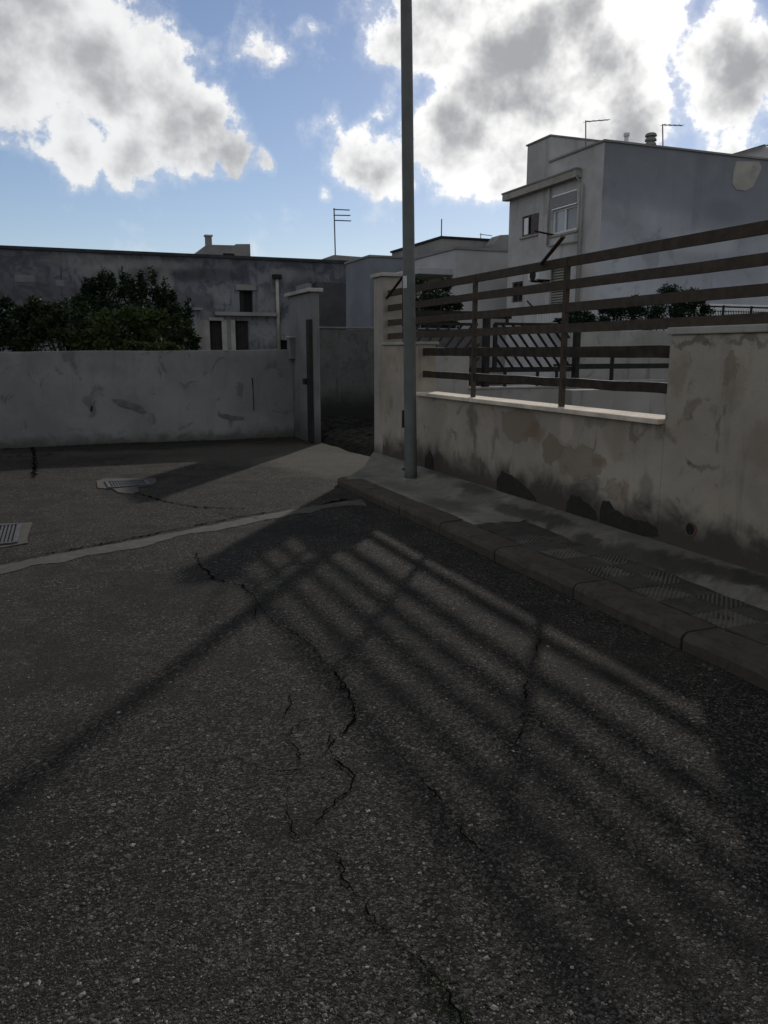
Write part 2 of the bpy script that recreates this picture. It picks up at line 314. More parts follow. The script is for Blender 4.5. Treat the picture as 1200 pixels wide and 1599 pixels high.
# ------------------------------------------------------------------ mesh helpers
COL = SC.collection
class MB:
    def __init__(s): s.v = []; s.f = []
    def add(s, vs, fs):
        o = len(s.v); s.v += [tuple(x) for x in vs]; s.f += [tuple(i + o for i in f) for f in fs]; return s
    def box(s, x0, x1, y0, y1, z0, z1):
        return s.add([(x0, y0, z0), (x1, y0, z0), (x1, y1, z0), (x0, y1, z0), (x0, y0, z1), (x1, y0, z1), (x1, y1, z1), (x0, y1, z1)],
                     [(3, 2, 1, 0), (4, 5, 6, 7), (0, 1, 5, 4), (1, 2, 6, 5), (2, 3, 7, 6), (3, 0, 4, 7)])
    def bar(s, a, b, w, h, up=(0, 0, 1)):
        a, b = Vector(a), Vector(b); d = (b - a).normalized(); sd = d.cross(Vector(up)).normalized(); u = sd.cross(d)
        vs = [q + sd * (w / 2 * i) + u * (h / 2 * j) for q in (a, b) for i, j in ((-1, -1), (1, -1), (1, 1), (-1, 1))]
        return s.add(vs, [(0, 1, 2, 3), (7, 6, 5, 4), (1, 0, 4, 5), (2, 1, 5, 6), (3, 2, 6, 7), (0, 3, 7, 4)])
    def path(s, pts, w, h, up=(0, 0, 1)):
        """one continuous flat bar through several points"""
        pts = [Vector(p) for p in pts]; n = len(pts); vs = []; fs = []
        for i, p in enumerate(pts):
            d = (pts[min(i + 1, n - 1)] - pts[max(i - 1, 0)]).normalized(); sd = d.cross(Vector(up)).normalized(); u = sd.cross(d)
            vs += [p + sd * (w / 2 * a) + u * (h / 2 * b) for a, b in ((-1, -1), (1, -1), (1, 1), (-1, 1))]
        for i in range(n - 1):
            for k in range(4):
                fs.append((4 * i + (k + 1) % 4, 4 * i + k, 4 * i + 4 + k, 4 * i + 4 + (k + 1) % 4))
        fs += [(0, 1, 2, 3), tuple(4 * (n - 1) + k for k in (3, 2, 1, 0))]
        return s.add(vs, fs)
    def tube(s, pts, rs, n=12, cap=True):
        pts = [Vector(p) for p in pts]; vs = []; fs = []
        if not isinstance(rs, (list, tuple)): rs = [rs] * len(pts)
        for i, p in enumerate(pts):
            d = (pts[min(i + 1, len(pts) - 1)] - pts[max(i - 1, 0)]).normalized()
            a = d.orthogonal().normalized() if abs(d.z) < .95 else Vector((1, 0, 0)) - d * d.x; a.normalize(); b = d.cross(a)
            vs += [p + (a * math.cos(t) + b * math.sin(t)) * rs[i] for t in (2 * math.pi * k / n for k in range(n))]
        for i in range(len(pts) - 1):
            for k in range(n):
                fs.append((i * n + k, i * n + (k + 1) % n, (i + 1) * n + (k + 1) % n, (i + 1) * n + k))
        if cap: fs += [tuple(reversed(range(n))), tuple((len(pts) - 1) * n + k for k in range(n))]
        return s.add(vs, fs)
    def prism(s, poly, ext):
        """polygon (3-D, planar) pushed along ext"""
        n = len(poly); e = Vector(ext); vs = [Vector(p) for p in poly] + [Vector(p) + e for p in poly]
        fs = [tuple(range(n)), tuple(reversed(range(n, 2 * n)))] + [((i + 1) % n, i, n + i, n + (i + 1) % n) for i in range(n)]
        return s.add(vs, fs)
    def build(s, name, mat, parent=None, bevel=0.0, smooth=False):
        me = bpy.data.meshes.new(name); me.from_pydata(s.v, [], s.f); me.update()
        bm = bmesh.new(); bm.from_mesh(me); bmesh.ops.recalc_face_normals(bm, faces=bm.faces); bm.to_mesh(me); bm.free()
        me.materials.append(M[mat] if isinstance(mat, str) else mat)
        o = bpy.data.objects.new(name, me); COL.objects.link(o)
        if parent: o.parent = parent
        if bevel:
            b = o.modifiers.new('bevel', 'BEVEL'); b.width = bevel; b.segments = 2; b.limit_method = 'ANGLE'
        if smooth:
            me.polygons.foreach_set('use_smooth', [True] * len(me.polygons))
        return o
def tag(o, label, cat, group=None):
    o['label'] = label; o['category'] = cat
    if group: o['group'] = group
    return o
def kind(o, k, label=None):
    o['kind'] = k
    if label: o['label'] = label
    return o
def thing(name, label, cat, loc=(0, 0, 0), group=None):
    o = bpy.data.objects.new(name, None); COL.objects.link(o); o.empty_display_size = .2
    return tag(o, label, cat, group)

def wall_open(mb, plane, c, lo, hi, z0, z1, holes, depth):
    """upright face on x=c or y=c from lo..hi, z0..z1 with real openings (lo,hi,z0,z1) that have reveals of given depth"""
    us = sorted({lo, hi, *[h[0] for h in holes], *[h[1] for h in holes]}); zs = sorted({z0, z1, *[h[2] for h in holes], *[h[3] for h in holes]})
    pt = (lambda u, z, d=0: (c + d, u, z)) if plane == 'x' else (lambda u, z, d=0: (u, c + d, z))
    for i in range(len(us) - 1):
        for j in range(len(zs) - 1):
            uc, zc = (us[i] + us[i + 1]) / 2, (zs[j] + zs[j + 1]) / 2
            if any(h[0] < uc < h[1] and h[2] < zc < h[3] for h in holes): continue
            mb.add([pt(us[i], zs[j]), pt(us[i + 1], zs[j]), pt(us[i + 1], zs[j + 1]), pt(us[i], zs[j + 1])], [(0, 1, 2, 3)])
    for (a, b, e, f) in holes:
        q = [(a, e), (b, e), (b, f), (a, f)]
        for k in range(4):
            (u0, w0), (u1, w1) = q[k], q[(k + 1) % 4]
            mb.add([pt(u0, w0), pt(u1, w1), pt(u1, w1, depth), pt(u0, w0, depth)], [(0, 1, 2, 3)])
    return mb

# ------------------------------------------------------------------ ground, road, kerb, pavement
g = MB(); g.add([(-900, -900, -.06), (900, -900, -.06), (900, 900, -.06), (-900, 900, -.06)], [(0, 1, 2, 3)])
kind(g.build('ground', 'earth'), 'structure')
def grid(x0, x1, y0, y1, nx, ny, zf):
    mb = MB(); vs = []; fs = []
    for j in range(ny + 1):
        for i in range(nx + 1):
            x = x0 + (x1 - x0) * i / nx; y = y0 + (y1 - y0) * j / ny; vs.append((x, y, zf(x, y)))
    for j in range(ny):
        for i in range(nx): k = j * (nx + 1) + i; fs.append((k, k + 1, k + nx + 2, k + nx + 1))
    return mb.add(vs, fs)
from mathutils import noise as mn
def nz(x, y, s=1.0, o=0): return mn.noise(Vector((x * s + o, y * s - o, o * .37)))
def road_z(x, y):
    return .006 * nz(x, y, .9) + .0025 * nz(x, y, 4, 3)
road = kind(grid(-16, 4.6, -5, 14.6, 320, 320, road_z).build('road', 'asphalt', smooth=True), 'structure')

# cracks: flat ragged ribbons laid on the road, the gap's shade put into their black
def polyline(pts, step=.03, jit=.012):
    out = []
    for a, b in zip(pts, pts[1:]):
        n = max(2, int((b - a).length / step))
        out += [a.lerp(b, k / n) for k in range(n)]
    out.append(pts[-1])
    return [p + Vector((random.gauss(0, jit), random.gauss(0, jit), 0)) for p in out]
def crack(px, w, jit=.006, step=.022):
    w *= .85; pts = polyline([P(u, v, z=0) for u, v in px], step, jit); mb = MB(); vs = []; L = len(pts)
    for i, p in enumerate(pts):
        d = (pts[min(i + 1, L - 1)] - pts[max(0, i - 1)]); d.z = 0; d.normalize(); sd = Vector((-d.y, d.x, 0))
        k = min(1, 5 * min(i, L - 1 - i) / L + .45)
        ww = w * k * max(.30, .6 + 1.2 * nz(i * .23, 0, 1, w * 99)) * random.uniform(.45, 1.4)
        z = road_z(p.x, p.y) + .0075; o = random.uniform(-.3, .3) * ww
        vs += [(p.x + sd.x * (ww / 2 + o), p.y + sd.y * (ww / 2 + o), z), (p.x - sd.x * (ww / 2 - o), p.y - sd.y * (ww / 2 - o), z)]
        if random.random() < .30:                      # crumbled-out bits beside the line
            q = p + sd * random.gauss(0, w * 1.1); r = random.uniform(.12, .42) * w; a0 = random.uniform(0, 6)
            mb.add([(q.x + r * random.uniform(.5, 1.2) * math.cos(a0 + t), q.y + r * random.uniform(.5, 1.2) * math.sin(a0 + t), z - .0005) for t in (0, 1.2, 2.5, 3.8, 5)], [(0, 1, 2, 3, 4)])
    mb.add(vs, [(2 * i, 2 * i + 1, 2 * i + 3, 2 * i + 2) for i in range(L - 1)])
    return mb.build('crack', 'crack', road)
crack([(305, 862), (312, 882), (335, 906), (378, 916), (402, 938)], .024, .010)
crack([(398, 936), (408, 950), (432, 978), (462, 990), (480, 1003), (505, 1035), (522, 1052), (545, 1082), (556, 1118), (545, 1140), (515, 1165), (518, 1186), (540, 1198), (556, 1214), (545, 1232), (522, 1258), (500, 1282), (463, 1312)], .013, .005)
crack([(463, 1312), (482, 1318), (505, 1326), (526, 1332), (532, 1352), (538, 1375), (562, 1402), (590, 1445), (612, 1468), (640, 1490), (662, 1514), (680, 1532), (694, 1556), (705, 1572), (735, 1612)], .0085, .006)
crack([(458, 1222), (446, 1245), (452, 1275), (463, 1312)], .006, .004)
crack([(556, 1040), (535, 1062), (530, 1075), (545, 1082)], .007, .004)
crack([(515, 1165), (492, 1192), (462, 1206), (430, 1208), (402, 1200), (380, 1190), (352, 1188)], .006, .005)
crack([(556, 1118), (500, 1122), (470, 1128), (448, 1150)], .006, .004)
crack([(448, 1065), (455, 1100), (440, 1130)], .006, .004)
crack([(526, 1332), (500, 1352), (470, 1360)], .006, .004)
crack([(505, 1035), (470, 1028), (440, 1030)], .007, .004)
crack([(448, 1065), (480, 1060), (512, 1070), (545, 1082)], .006, .004)
crack([(440, 1130), (452, 1160), (470, 1180), (462, 1206)], .006, .004)
crack([(500, 1122), (515, 1140), (515, 1165)], .006, .004)
crack([(352, 1188), (320, 1200), (290, 1196), (255, 1206)], .005, .005)
crack([(458, 1222), (462, 1206)], .006, .003)
crack([(402, 938), (398, 965), (412, 990)], .007, .004)
crack([(690, 1255), (722, 1300), (760, 1338)], .006, .005)
crack([(590, 1445), (560, 1470), (520, 1480)], .005, .004)
crack([(828, 1108), (812, 1150), (790, 1190)], .005, .004)
crack([(330, 800), (420, 812), (500, 806)], .012, .008)
crack([(845, 985), (838, 1020), (818, 1085), (828, 1108), (800, 1140)], .007)
crack([(640, 1200), (665, 1225), (690, 1255)], .010)
crack([(215, 770), (262, 785), (310, 793), (380, 795)], .035, .01)
crack([(0, 881), (60, 868), (160, 850), (300, 822), (380, 806), (440, 798)], .028, .010)
crack([(50, 690), (55, 725), (52, 748)], .06, .02)
crack([(505, 788), (525, 784), (545, 780)], .05, .02)

# strip of pale concrete set across the road
def strip():
    top = [(-120, 906), (-60, 896), (0, 884), (80, 868), (160, 853), (300, 826), (400, 806), (470, 794), (520, 786), (566, 780)]
    wid = [10, 10, 13, 11, 12, 8, 9, 7, 6, 8]
    A = [P(u, v, z=0) for u, v in top]; B = [P(u + 4, v + w, z=0) for (u, v), w in zip(top, wid)]
    vs = []; n = 120
    for k in range(n + 1):
        t = k / n * (len(A) - 1); i = min(int(t), len(A) - 2); f = t - i
        a = A[i].lerp(A[i + 1], f); b = B[i].lerp(B[i + 1], f)
        a += Vector((0, .03 * nz(k * .3, 1) + random.uniform(-.012, .012), 0)); b += Vector((0, .09 * nz(k * .13, 7) + .03 * nz(k * .9, 3) + random.uniform(-.012, .012), 0))
        for q in (a, a.lerp(b, .5), b):
            vs.append((q.x, q.y, road_z(q.x, q.y) + .004))
    mb = MB(); mb.add(vs, [(3 * k + j, 3 * k + j + 1, 3 * k + j + 4, 3 * k + j + 3) for k in range(n) for j in (0, 1)])
    kind(mb.build('concrete_strip', 'sandy'), 'structure')
strip()

# kerb of single stones, street side at x=KX, top at KZ
KX, KZ, KB = 2.965, .10, 3.20
kerb = thing('kerb', '', ''); del kerb['label']; del kerb['category']; kind(kerb, 'structure')
def kerb_stone(y0, y1):
    mb = MB(); j = random.uniform(-.006, .006); t = random.uniform(-.006, .006)
    n = 16; prof = [(KX + j, -.08), (KX + j - .004, KZ - .035 + t), (KX + j + .012, KZ - .01 + t), (KX + j + .035, KZ + t), (KB + j, KZ + .002 + t), (KB + j, -.08)]
    vs = []; fs = []
    for k in range(n + 1):
        y = y0 + .009 + (y1 - y0 - .018) * k / n
        for i, (x, z) in enumerate(prof):
            w = 0 if i in (0, 5) else 1
            ch = (.018 * max(0, nz(y, 2.2, 3.1, 6) - .15) + .012 * max(0, nz(y, 1, 11, 2))) * (1 if i in (1, 2, 3) else 0); vs.append((x + w * (.008 * nz(y, i, 5, 3) + .004 * nz(y, i, 17, 3)) + ch, y, z + w * (.006 * nz(y, i, 6, 9) + .003 * nz(y, i, 19, 1)) - ch))
    L = len(prof)
    for k in range(n):
        for i in range(L): fs.append((k * L + i, k * L + (i + 1) % L, (k + 1) * L + (i + 1) % L, (k + 1) * L + i))
    fs += [tuple(range(L)), tuple(n * L + i for i in reversed(range(L)))]
    mb.add(vs, fs); mb.build('kerb_stone', 'kerb', kerb)
ky = [-2.8, -1.8, -.82, .18, 1.18, 2.16, 3.15, 4.13, 5.15, 6.13, 7.02, 8.0, 8.92]
for a, b in zip(ky, ky[1:]): kerb_stone(a, b)

# pavement: bedding, concrete laid over it near the pole, cement fillet against the wall
WX = 3.94                     # street face of the wall
def pav_z(x, y):
    t = max(0, min(1, (x - 3.52) / (WX - 3.52))); base = .097 + .10 * t * t * (3 - 2 * t)
    return base + .004 * nz(x, y, 2.2) + .002 * nz(x, y, 9)
pave = MB()
def endx(y):                  # the footway is cut off slantwise at its far end
    return KB if y < 8.7 else KB - .2 + (y - 8.7) * .62
nx, ny = 16, 90; vs = []; fs = []
for j in range(ny + 1):
    y = 5.9 + (10.3 - 5.9) * j / ny
    for i in range(nx + 1):
        x0 = endx(y) + .006; x = x0 + (WX + .05 - x0) * i / nx
        yy = y + (.30 * nz(x, 3, 3.1, 5) + .12 * nz(x, 3, 9, 2) if j == 0 else 0)
        if y > 8.7: x = max(x, x0)
        vs.append((x, yy, pav_z(x, yy) + (.010 if j > 1 else (.004 if j else -.012))))
for j in range(ny):
    for i in range(nx): k = j * (nx + 1) + i; fs.append((k, k + 1, k + nx + 2, k + nx + 1))
o0 = len(vs)
edge = [j * (nx + 1) for j in range(ny + 1)]                     # small upstand towards the gateway
for e in edge: vs.append((vs[e][0], vs[e][1], -.03))
for j in range(ny): fs.append((edge[j], edge[j + 1], o0 + j + 1, o0 + j))
pave.add(vs, fs)
pavement = kind(pave.build('pavement', 'concrete', smooth=True), 'structure')
bed = grid(KB + .004, WX + .05, -3, 6.6, 10, 60, lambda x, y: .075 + .003 * nz(x, y, 5)).build('bedding', 'dirt', pavement)
fil = MB(); vs = []; fs = []; n = 140
for k in range(n + 1):
    y = -3 + 9.4 * k / n; inner = 3.66 + .05 * nz(y, 2, 1.1) + .02 * nz(y, 2, 5)
    for i in range(6):
        x = inner + (WX + .05 - inner) * i / 5; vs.append((x, y, (.096 if i == 0 else pav_z(x, y) + .012)))
for k in range(n):
    for i in range(5): q = k * 6 + i; fs.append((q, q + 1, q + 7, q + 6))
fil.add(vs, fs).build('cement_fillet', 'fillet', pavement, smooth=True)
# paving tiles, plain and diagonally ribbed in turn
TS = .26
plain_me = MB().box(-TS / 2 + .002, TS / 2 - .002, -TS / 2 + .002, TS / 2 - .002, -.03, 0)
def rib_mesh():
    mb = MB(); h = TS / 2 - .002; mb.box(-h, h, -h, h, -.03, -.004)
    n = 13; step = 4 * h / (n + 1)
    for k in range(n):
        c = -2 * h + step * (k + 1); w = step * .27
        def seg(cc):   # points of line x-y=cc in the square
            lo, hi = max(-h, cc - h), min(h, cc + h); return Vector((lo, lo - cc, 0)), Vector((hi, hi - cc, 0))
        a0, a1 = seg(c - w); b0, b1 = seg(c + w)
        t = .0012; up = Vector((0, 0, t)); dn = Vector((0, 0, -.005)); iw = w * .5
        c0, c1 = seg(c - iw); d0, d1 = seg(c + iw)
        mb.add([a0 + dn, a1 + dn, c1 + up, c0 + up, d0 + up, d1 + up, b1 + dn, b0 + dn], [(0, 1, 2, 3), (3, 2, 5, 4), (4, 5, 6, 7)])
    return mb
tp = plain_me.build('tile', 'tile', pavement); tr = rib_mesh().build('tile', 'tile_rib', pavement)
cells = [(i, j) for j in range(-4, 13) for i in range(3)]
first = {0: True, 1: True}
for i, j in cells:
    x = KB + .012 + TS * (i + .5); y = 3.237 + TS * j; rb = 1 if (i + j) % 2 == 0 else 0
    src = tr if rb else tp
    o = src if first[rb] else src.copy()
    if not first[rb]: COL.objects.link(o)
    first[rb] = False
    o.location = (x, y, .099 + random.uniform(-.003, .003)); o.rotation_euler = (random.uniform(-.012, .012), random.uniform(-.012, .012), random.uniform(-.01, .01))
# earth and dust lying over the tiles
def dirt_z(x, y):
    cov = .55 * nz(x, y, 2.3, 4) + .35 * nz(x, y, 6, 1) + .5 * max(0, min(1, (y - 4.3) / 1.6)) - .10 + .35 * max(0, (x - 3.45) / .3) - .6 * max(0, (3.5 - y) / 2)
    return .0965 + .010 * max(-.8, min(.9, cov)) + .0015 * nz(x, y, 40)
kind(grid(KB + .006, 3.80, .6, 6.5, 40, 300, dirt_z).build('dirt', 'dirt', smooth=True), 'stuff', 'dark earth lying over the paving tiles')

# ------------------------------------------------------------------ street wall and its fence
def rough_box(x0, x1, y0, y1, z0, z1, amp=.006):
    """box with a gently uneven face"""
    return MB().box(x0, x1, y0, y1, z0, z1)
wall = thing('street_wall', 'weathered cream plaster wall along the pavement with a low railed stretch and taller ends', 'wall')
LOWT, PIERT, ENDT = 1.045, 1.665, 1.635
Y_PIER, Y_END0, Y_END1, Y_PIL = 4.52, 8.78, 9.88, 10.20
MB().box(WX, WX + .22, Y_PIER, Y_END0, -.2, LOWT).build('low_section', 'street_wall', wall)
MB().box(WX - .003, WX + .24, -4.5, Y_PIER + .002, -.2, PIERT).build('tall_section', 'street_wall', wall, .012)
MB().box(WX - .004, WX + .24, Y_END0 - .002, Y_END1 + .05, -.2, ENDT).build('end_section', 'street_wall', wall, .012)
MB().box(WX - .006, WX + .27, Y_END1, Y_PIL, -.2, 2.50).build('end_pillar', 'pillar', wall, .01)
MB().box(WX - .04, WX + .30, Y_END1 - .04, Y_PIL + .04, 2.50, 2.545).build('pillar_cap', 'cement', wall, .006)
MB().box(WX - .03, WX + .27, Y_END0 - .02, Y_END1 - .002, ENDT, ENDT + .035).build('coping_stone', 'cement', wall, .005)
MB().box(WX - .022, WX + .27, -4.6, Y_PIER + .015, PIERT, PIERT + .05).build('coping_stone', 'cement', wall, .008)
cs = [Y_PIER + .02, 6.17, 7.42, 8.77]
for a, b in zip(cs, cs[1:]):
    o = MB().box(WX - .045, WX + .26, a + .002, b - .002, LOWT, LOWT + .04).build('coping_stone', 'coping', wall, .006)
# places where the plaster has come away (thin, ragged-edged)
def wall_patch(px, mat, dx=.004, name='bare_patch', jit=.004):
    pts = []
    for (a, b) in zip(px, px[1:] + px[:1]):
        A, B = P(*a, x=WX), P(*b, x=WX); n = max(2, int((B - A).length / .025))
        for k in range(n):
            q = A.lerp(B, k / n); pts.append(Vector((WX - dx, q.y + random.gauss(0, jit), q.z + random.gauss(0, jit))))
    bm = bmesh.new(); f = bm.faces.new([bm.verts.new(p) for p in pts]); bmesh.ops.triangulate(bm, faces=[f])
    r = bmesh.ops.extrude_face_region(bm, geom=bm.faces[:]); bmesh.ops.translate(bm, vec=(dx + .002, 0, 0), verts=[e for e in r['geom'] if isinstance(e, bmesh.types.BMVert)])
    bmesh.ops.recalc_face_normals(bm, faces=bm.faces)
    me = bpy.data.meshes.new(name); bm.to_mesh(me); bm.free(); me.materials.append(M[mat])
    o = bpy.data.objects.new(name, me); COL.objects.link(o); o.parent = wall; return o
wall_patch([(885, 800), (885, 785), (893, 772), (905, 775), (918, 786), (930, 797), (934, 812), (925, 812)], 'bare')
wall_patch([(938, 818), (938, 793), (943, 781), (952, 782), (960, 795), (972, 803), (990, 810), (1010, 815), (1024, 822), (1030, 838), (1000, 836), (960, 826)], 'bare', .0055)
wall_patch([(776, 768), (778, 745), (785, 735), (800, 742), (815, 755), (832, 770), (838, 782), (800, 778)], 'bare')
wall_patch([(664, 738), (666, 712), (672, 704), (676, 712), (678, 738)], 'bare', .005)
# clay drain pipe in the wall foot
c = P(1080, 826, x=WX)
MB().tube([(WX - .012, c.y, c.z), (WX + .05, c.y, c.z)], .052, 20).build('drain_pipe', 'clay', wall)
MB().tube([(WX - .0135, c.y, c.z), (WX + .04, c.y, c.z)], .040, 20).build('drain_hole', 'dark_in', wall)

FX = 4.02
fence = thing('railing_fence', 'rusty brown railing of six flat horizontal bars on top of the street wall', 'fence')
RZ = [1.293, 1.55, 1.748, 1.919, 2.103, 2.288]
def rail(z, y0, y1, h, mat, x=FX, seed=0):
    n = 26; pts = [(x + .006 * nz(k * .5, seed, 1, 2), y0 + (y1 - y0) * k / n, z + .007 * nz(k * .35, seed, 1, 8)) for k in range(n + 1)]
    return MB().path(pts, .028, h).build('rail', mat, fence)
rail(RZ[0], Y_PIER + .003, Y_END0 - .003, .075, 'rust_dark', seed=1); rail(RZ[1], Y_PIER + .003, Y_END0 - .003, .088, 'rust_dark', seed=2)
for k, hh in ((2, .075), (3, .075), (4, .075), (5, .078)): rail(RZ[k], -4.4, Y_END1 + .02, hh, 'rust', seed=k + 3)
for y, mt in ((5.91, 'rust_dark'), (7.53, 'rust_dark')):
    MB().box(FX - .020, FX + .018, y - .022, y + .022, LOWT + .038, RZ[5] + .03).build('post', 'rust', fence)
MB().box(FX - .020, FX + .018, 9.13, 9.17, ENDT + .03, RZ[5] + .03).build('post', 'rust', fence)
for y in (.9, -1.0, -2.9): MB().box(FX - .020, FX + .018, y - .022, y + .022, PIERT + .045, RZ[5] + .03).build('post', 'rust', fence)
a = P(845, 413, x=FX - .03); b = P(880, 370, x=FX - .30)
MB().bar(a, b, .010, .034, up=(1, 0, 0)).build('slanted_arm', 'rust_red', fence)
a = P(604, 466, x=FX - .03); b = P(631, 430, x=FX - .30)
MB().bar(a, b, .010, .034, up=(1, 0, 0)).build('slanted_arm', 'rust', fence)

# broken brick at the wall foot
c = P(688, 736, z=.14)
bk = MB()
bk.box(-.05, .05, -.035, .04, 0, .028); bk.box(-.052, .03, -.033, .03, .042, .066); bk.box(-.05, -.035, -.03, .03, .026, .044); bk.box(.02, .04, -.03, .03, .026, .044)
o = bk.build('hollow_brick', 'cement', None, .004); o.location = (c.x - .02, c.y, .15); o.rotation_euler = (.05, .08, .5)
tag(o, 'small broken hollow brick lying at the foot of the street wall', 'brick')

# ------------------------------------------------------------------ lamp post
pb = P(642, 748, z=.125)
pole = thing('lamp_post', 'tall grey green steel lamp post standing on the pavement by the wall', 'lamp post')
top = Vector((pb.x, pb.y, 8.2)) + RGT * (-.13)
bz = Vector((pb.x, pb.y, .08))
shaft = MB().tube([bz.lerp(top, t) for t in (0, .02, .3, .6, 1)], [.071, .071, .066, .06, .05], 28).build('shaft', 'pole', pole, smooth=True)
MB().tube([(pb.x, pb.y, .09), (pb.x, pb.y, .128), (pb.x, pb.y, .14)], [.10, .098, .075], 24).build('collar', 'concrete', pole, smooth=False)
arm_e = top + Vector((-1.3, -.1, .25))
MB().tube([top - Vector((0, 0, .05)), top + Vector((-.25, 0, .15)), arm_e], [.035, .033, .03], 12).build('arm', 'pole', pole, smooth=True)
MB().prism([arm_e + Vector(q) for q in ((.05, -.12, .05), (.05, .12, .05), (-.5, .09, .07), (-.5, -.09, .07))], (0, 0, -.10)).build('lamp_head', 'pole', pole, .02)
def on_pole(u, v):   # a spot on the shaft's near side
    z = P(u, v, y=pb.y).z; q = bz.lerp(top, (z - bz.z) / (top.z - bz.z)); return q
def curved(u0, u1, v0, v1, name, mat, r, ang0, ang1):
    z1, z0 = on_pole(636, v0).z, on_pole(636, v1).z; vs = []; n = 8
    view = math.atan2(-pb.y, -pb.x)
    for z in (z0, z1):
        q = on_pole(636, 0) if False else bz.lerp(top, (z - bz.z) / (top.z - bz.z))
        for k in range(n + 1):
            t = view + R(ang0 + (ang1 - ang0) * k / n); vs.append((q.x + r * math.cos(t), q.y + r * math.sin(t), z))
    mb = MB(); mb.add(vs, [(k, k + 1, n + 2 + k, n + 1 + k) for k in range(n)]); return mb.build(name, mat, pole, smooth=True)
curved(634, 640, 431, 450, 'sticker', 'sticker', .0685, -75, -20)
curved(632, 640, 628, 674, 'access_door', 'pole', .0722, -70, -18)
z0, z1 = on_pole(636, 668).z, on_pole(636, 641).z
q = on_pole(636, 655); side = -RGT
MB().bar(Vector((q.x, q.y, z0)) + side * .079, Vector((q.x, q.y, z1)) + side * .079, .03, .022, up=(1, 0, 0)).build('cover_hinge', 'black', pole)
z0 = on_pole(636, 733).z
MB().tube([Vector((pb.x, pb.y, z0)) + side * .06, Vector((pb.x, pb.y, z0)) + side * .098], .012, 8).build('earth_bolt', 'black', pole)

# ------------------------------------------------------------------ gateway corner: white wall, gate pillar, grey wall
YW = 14.42
ww = thing('boundary_wall', 'long whitish plastered wall across the far side of the street', 'wall')
mb = MB(); n = 40; vs = []; fs = []
for k in range(n + 1):
    x = -16 + 19.98 * k / n; zt = 1.555 + .035 * (x + 1) / 5 + .012 * nz(x, 0, .9) ; y = YW + .012 * nz(x, 5, .6)
    vs += [(x, y, -.1), (x, y + .002, zt), (x, y + .22, zt - .005), (x, y + .22, -.1)]
for k in range(n):
    for i in range(4): fs.append((4 * k + i, 4 * k + (i + 1) % 4, 4 * k + 4 + (i + 1) % 4, 4 * k + 4 + i))
fs += [(0, 1, 2, 3), (4 * n + 3, 4 * n + 2, 4 * n + 1, 4 * n)]
mb.add(vs, fs); mb.build('plaster_body', 'white_wall', ww, .01)
# wall cracks / scrape as thin stains
def ww_patch(px, mat):
    pts = [P(u, v, y=YW - .016) for u, v in px]
    MB().prism(pts, (0, .02, 0)).build('scrape', mat, ww)
M['scrape'] = plain('scraped_plaster', (0.0975, 0.0925, 0.0875), .95, .2, 8)
ww_patch([(176, 624), (190, 623), (206, 629), (220, 633), (229, 643), (222, 645), (206, 638), (188, 634)], 'scrape')
ww_patch([(340, 648), (352, 646), (362, 649), (378, 650), (382, 654), (366, 656), (350, 653)], 'scrape')
ww_patch([(393.5, 590), (395, 590), (397.5, 640), (396.5, 642), (395.5, 612)], 'dark_in')
ww_patch([(141, 640), (143, 633), (145, 634), (145, 641), (143, 643)], 'dark_in')

gp = thing('gate_pillar', 'tall grey plaster gate pillar with a flat cap and a dark steel channel', 'pillar')
GX0, GX1, GY0, GY1 = 3.98, 4.12, 13.22, 14.66
MB().box(GX0, GX1, GY0, GY1, -.1, 2.53).build('shaft', 'gate_pillar', gp, .015)
MB().box(GX0 - .06, GX1 + .06, GY0 - .05, GY1 + .05, 2.53, 2.59).build('cap', 'cement', gp, .008)
MB().box(GX0 + .02, GX1 - .02, GY0 + .35, GY1 - .45, 2.59, 2.69).build('cap_block', 'gate_pillar', gp, .01)
a = P(483, 500, x=GX0); 
MB().box(GX0 - .05, GX0 + .01, a.y - .16, a.y + .03, .02, a.z + .01).build('steel_channel', 'steel_dark', gp, .004)
MB().box(GX0 - .09, GX0 + .0, a.y + .05, a.y + .16, 1.0, 1.10).build('bolt_lug', 'steel_dark', gp, .004)
c = P(459, 540, y=YW - .12)
MB().box(c.x - .08, c.x + .10, YW - .16, YW + .05, 1.42, 1.80).build('meter_box', 'gate_pillar', gp, .01)
MB().box(c.x - .10, c.x + .12, YW - .18, YW + .06, 1.80, 1.825).build('meter_box_lid', 'cement', gp, .004)

YG = 17.2
zg = P(540, 515, y=YG).z
gw = thing('garden_wall', 'rough grey cement wall seen through the open gateway between the two pillars', 'wall')
mb = MB(); n = 40; xg0, xg1 = P(474, 520, y=YG).x, 9.5; vs = []; fs = []
for k in range(n + 1):
    x = xg0 + (xg1 - xg0) * k / n; y = YG + .015 * nz(x, 3, 1.1); zt_ = zg + .02 * nz(x, 0, 1.3)
    vs += [(x, y, -.1), (x, y, zt_), (x, y + .25, zt_ - .01), (x, y + .25, -.1)]
for k in range(n):
    for i in range(4): fs.append((4 * k + i, 4 * k + (i + 1) % 4, 4 * k + 4 + (i + 1) % 4, 4 * k + 4 + i))
fs += [(0, 1, 2, 3), (4 * n + 3, 4 * n + 2, 4 * n + 1, 4 * n)]
mb.add(vs, fs).build('cement_body', 'grey_wall', gw)
MB().box(xg0, xg1, YG - .02, YG + .27, zg + .022, zg + .06).build('top_course', 'gate_pillar', gw, .01)
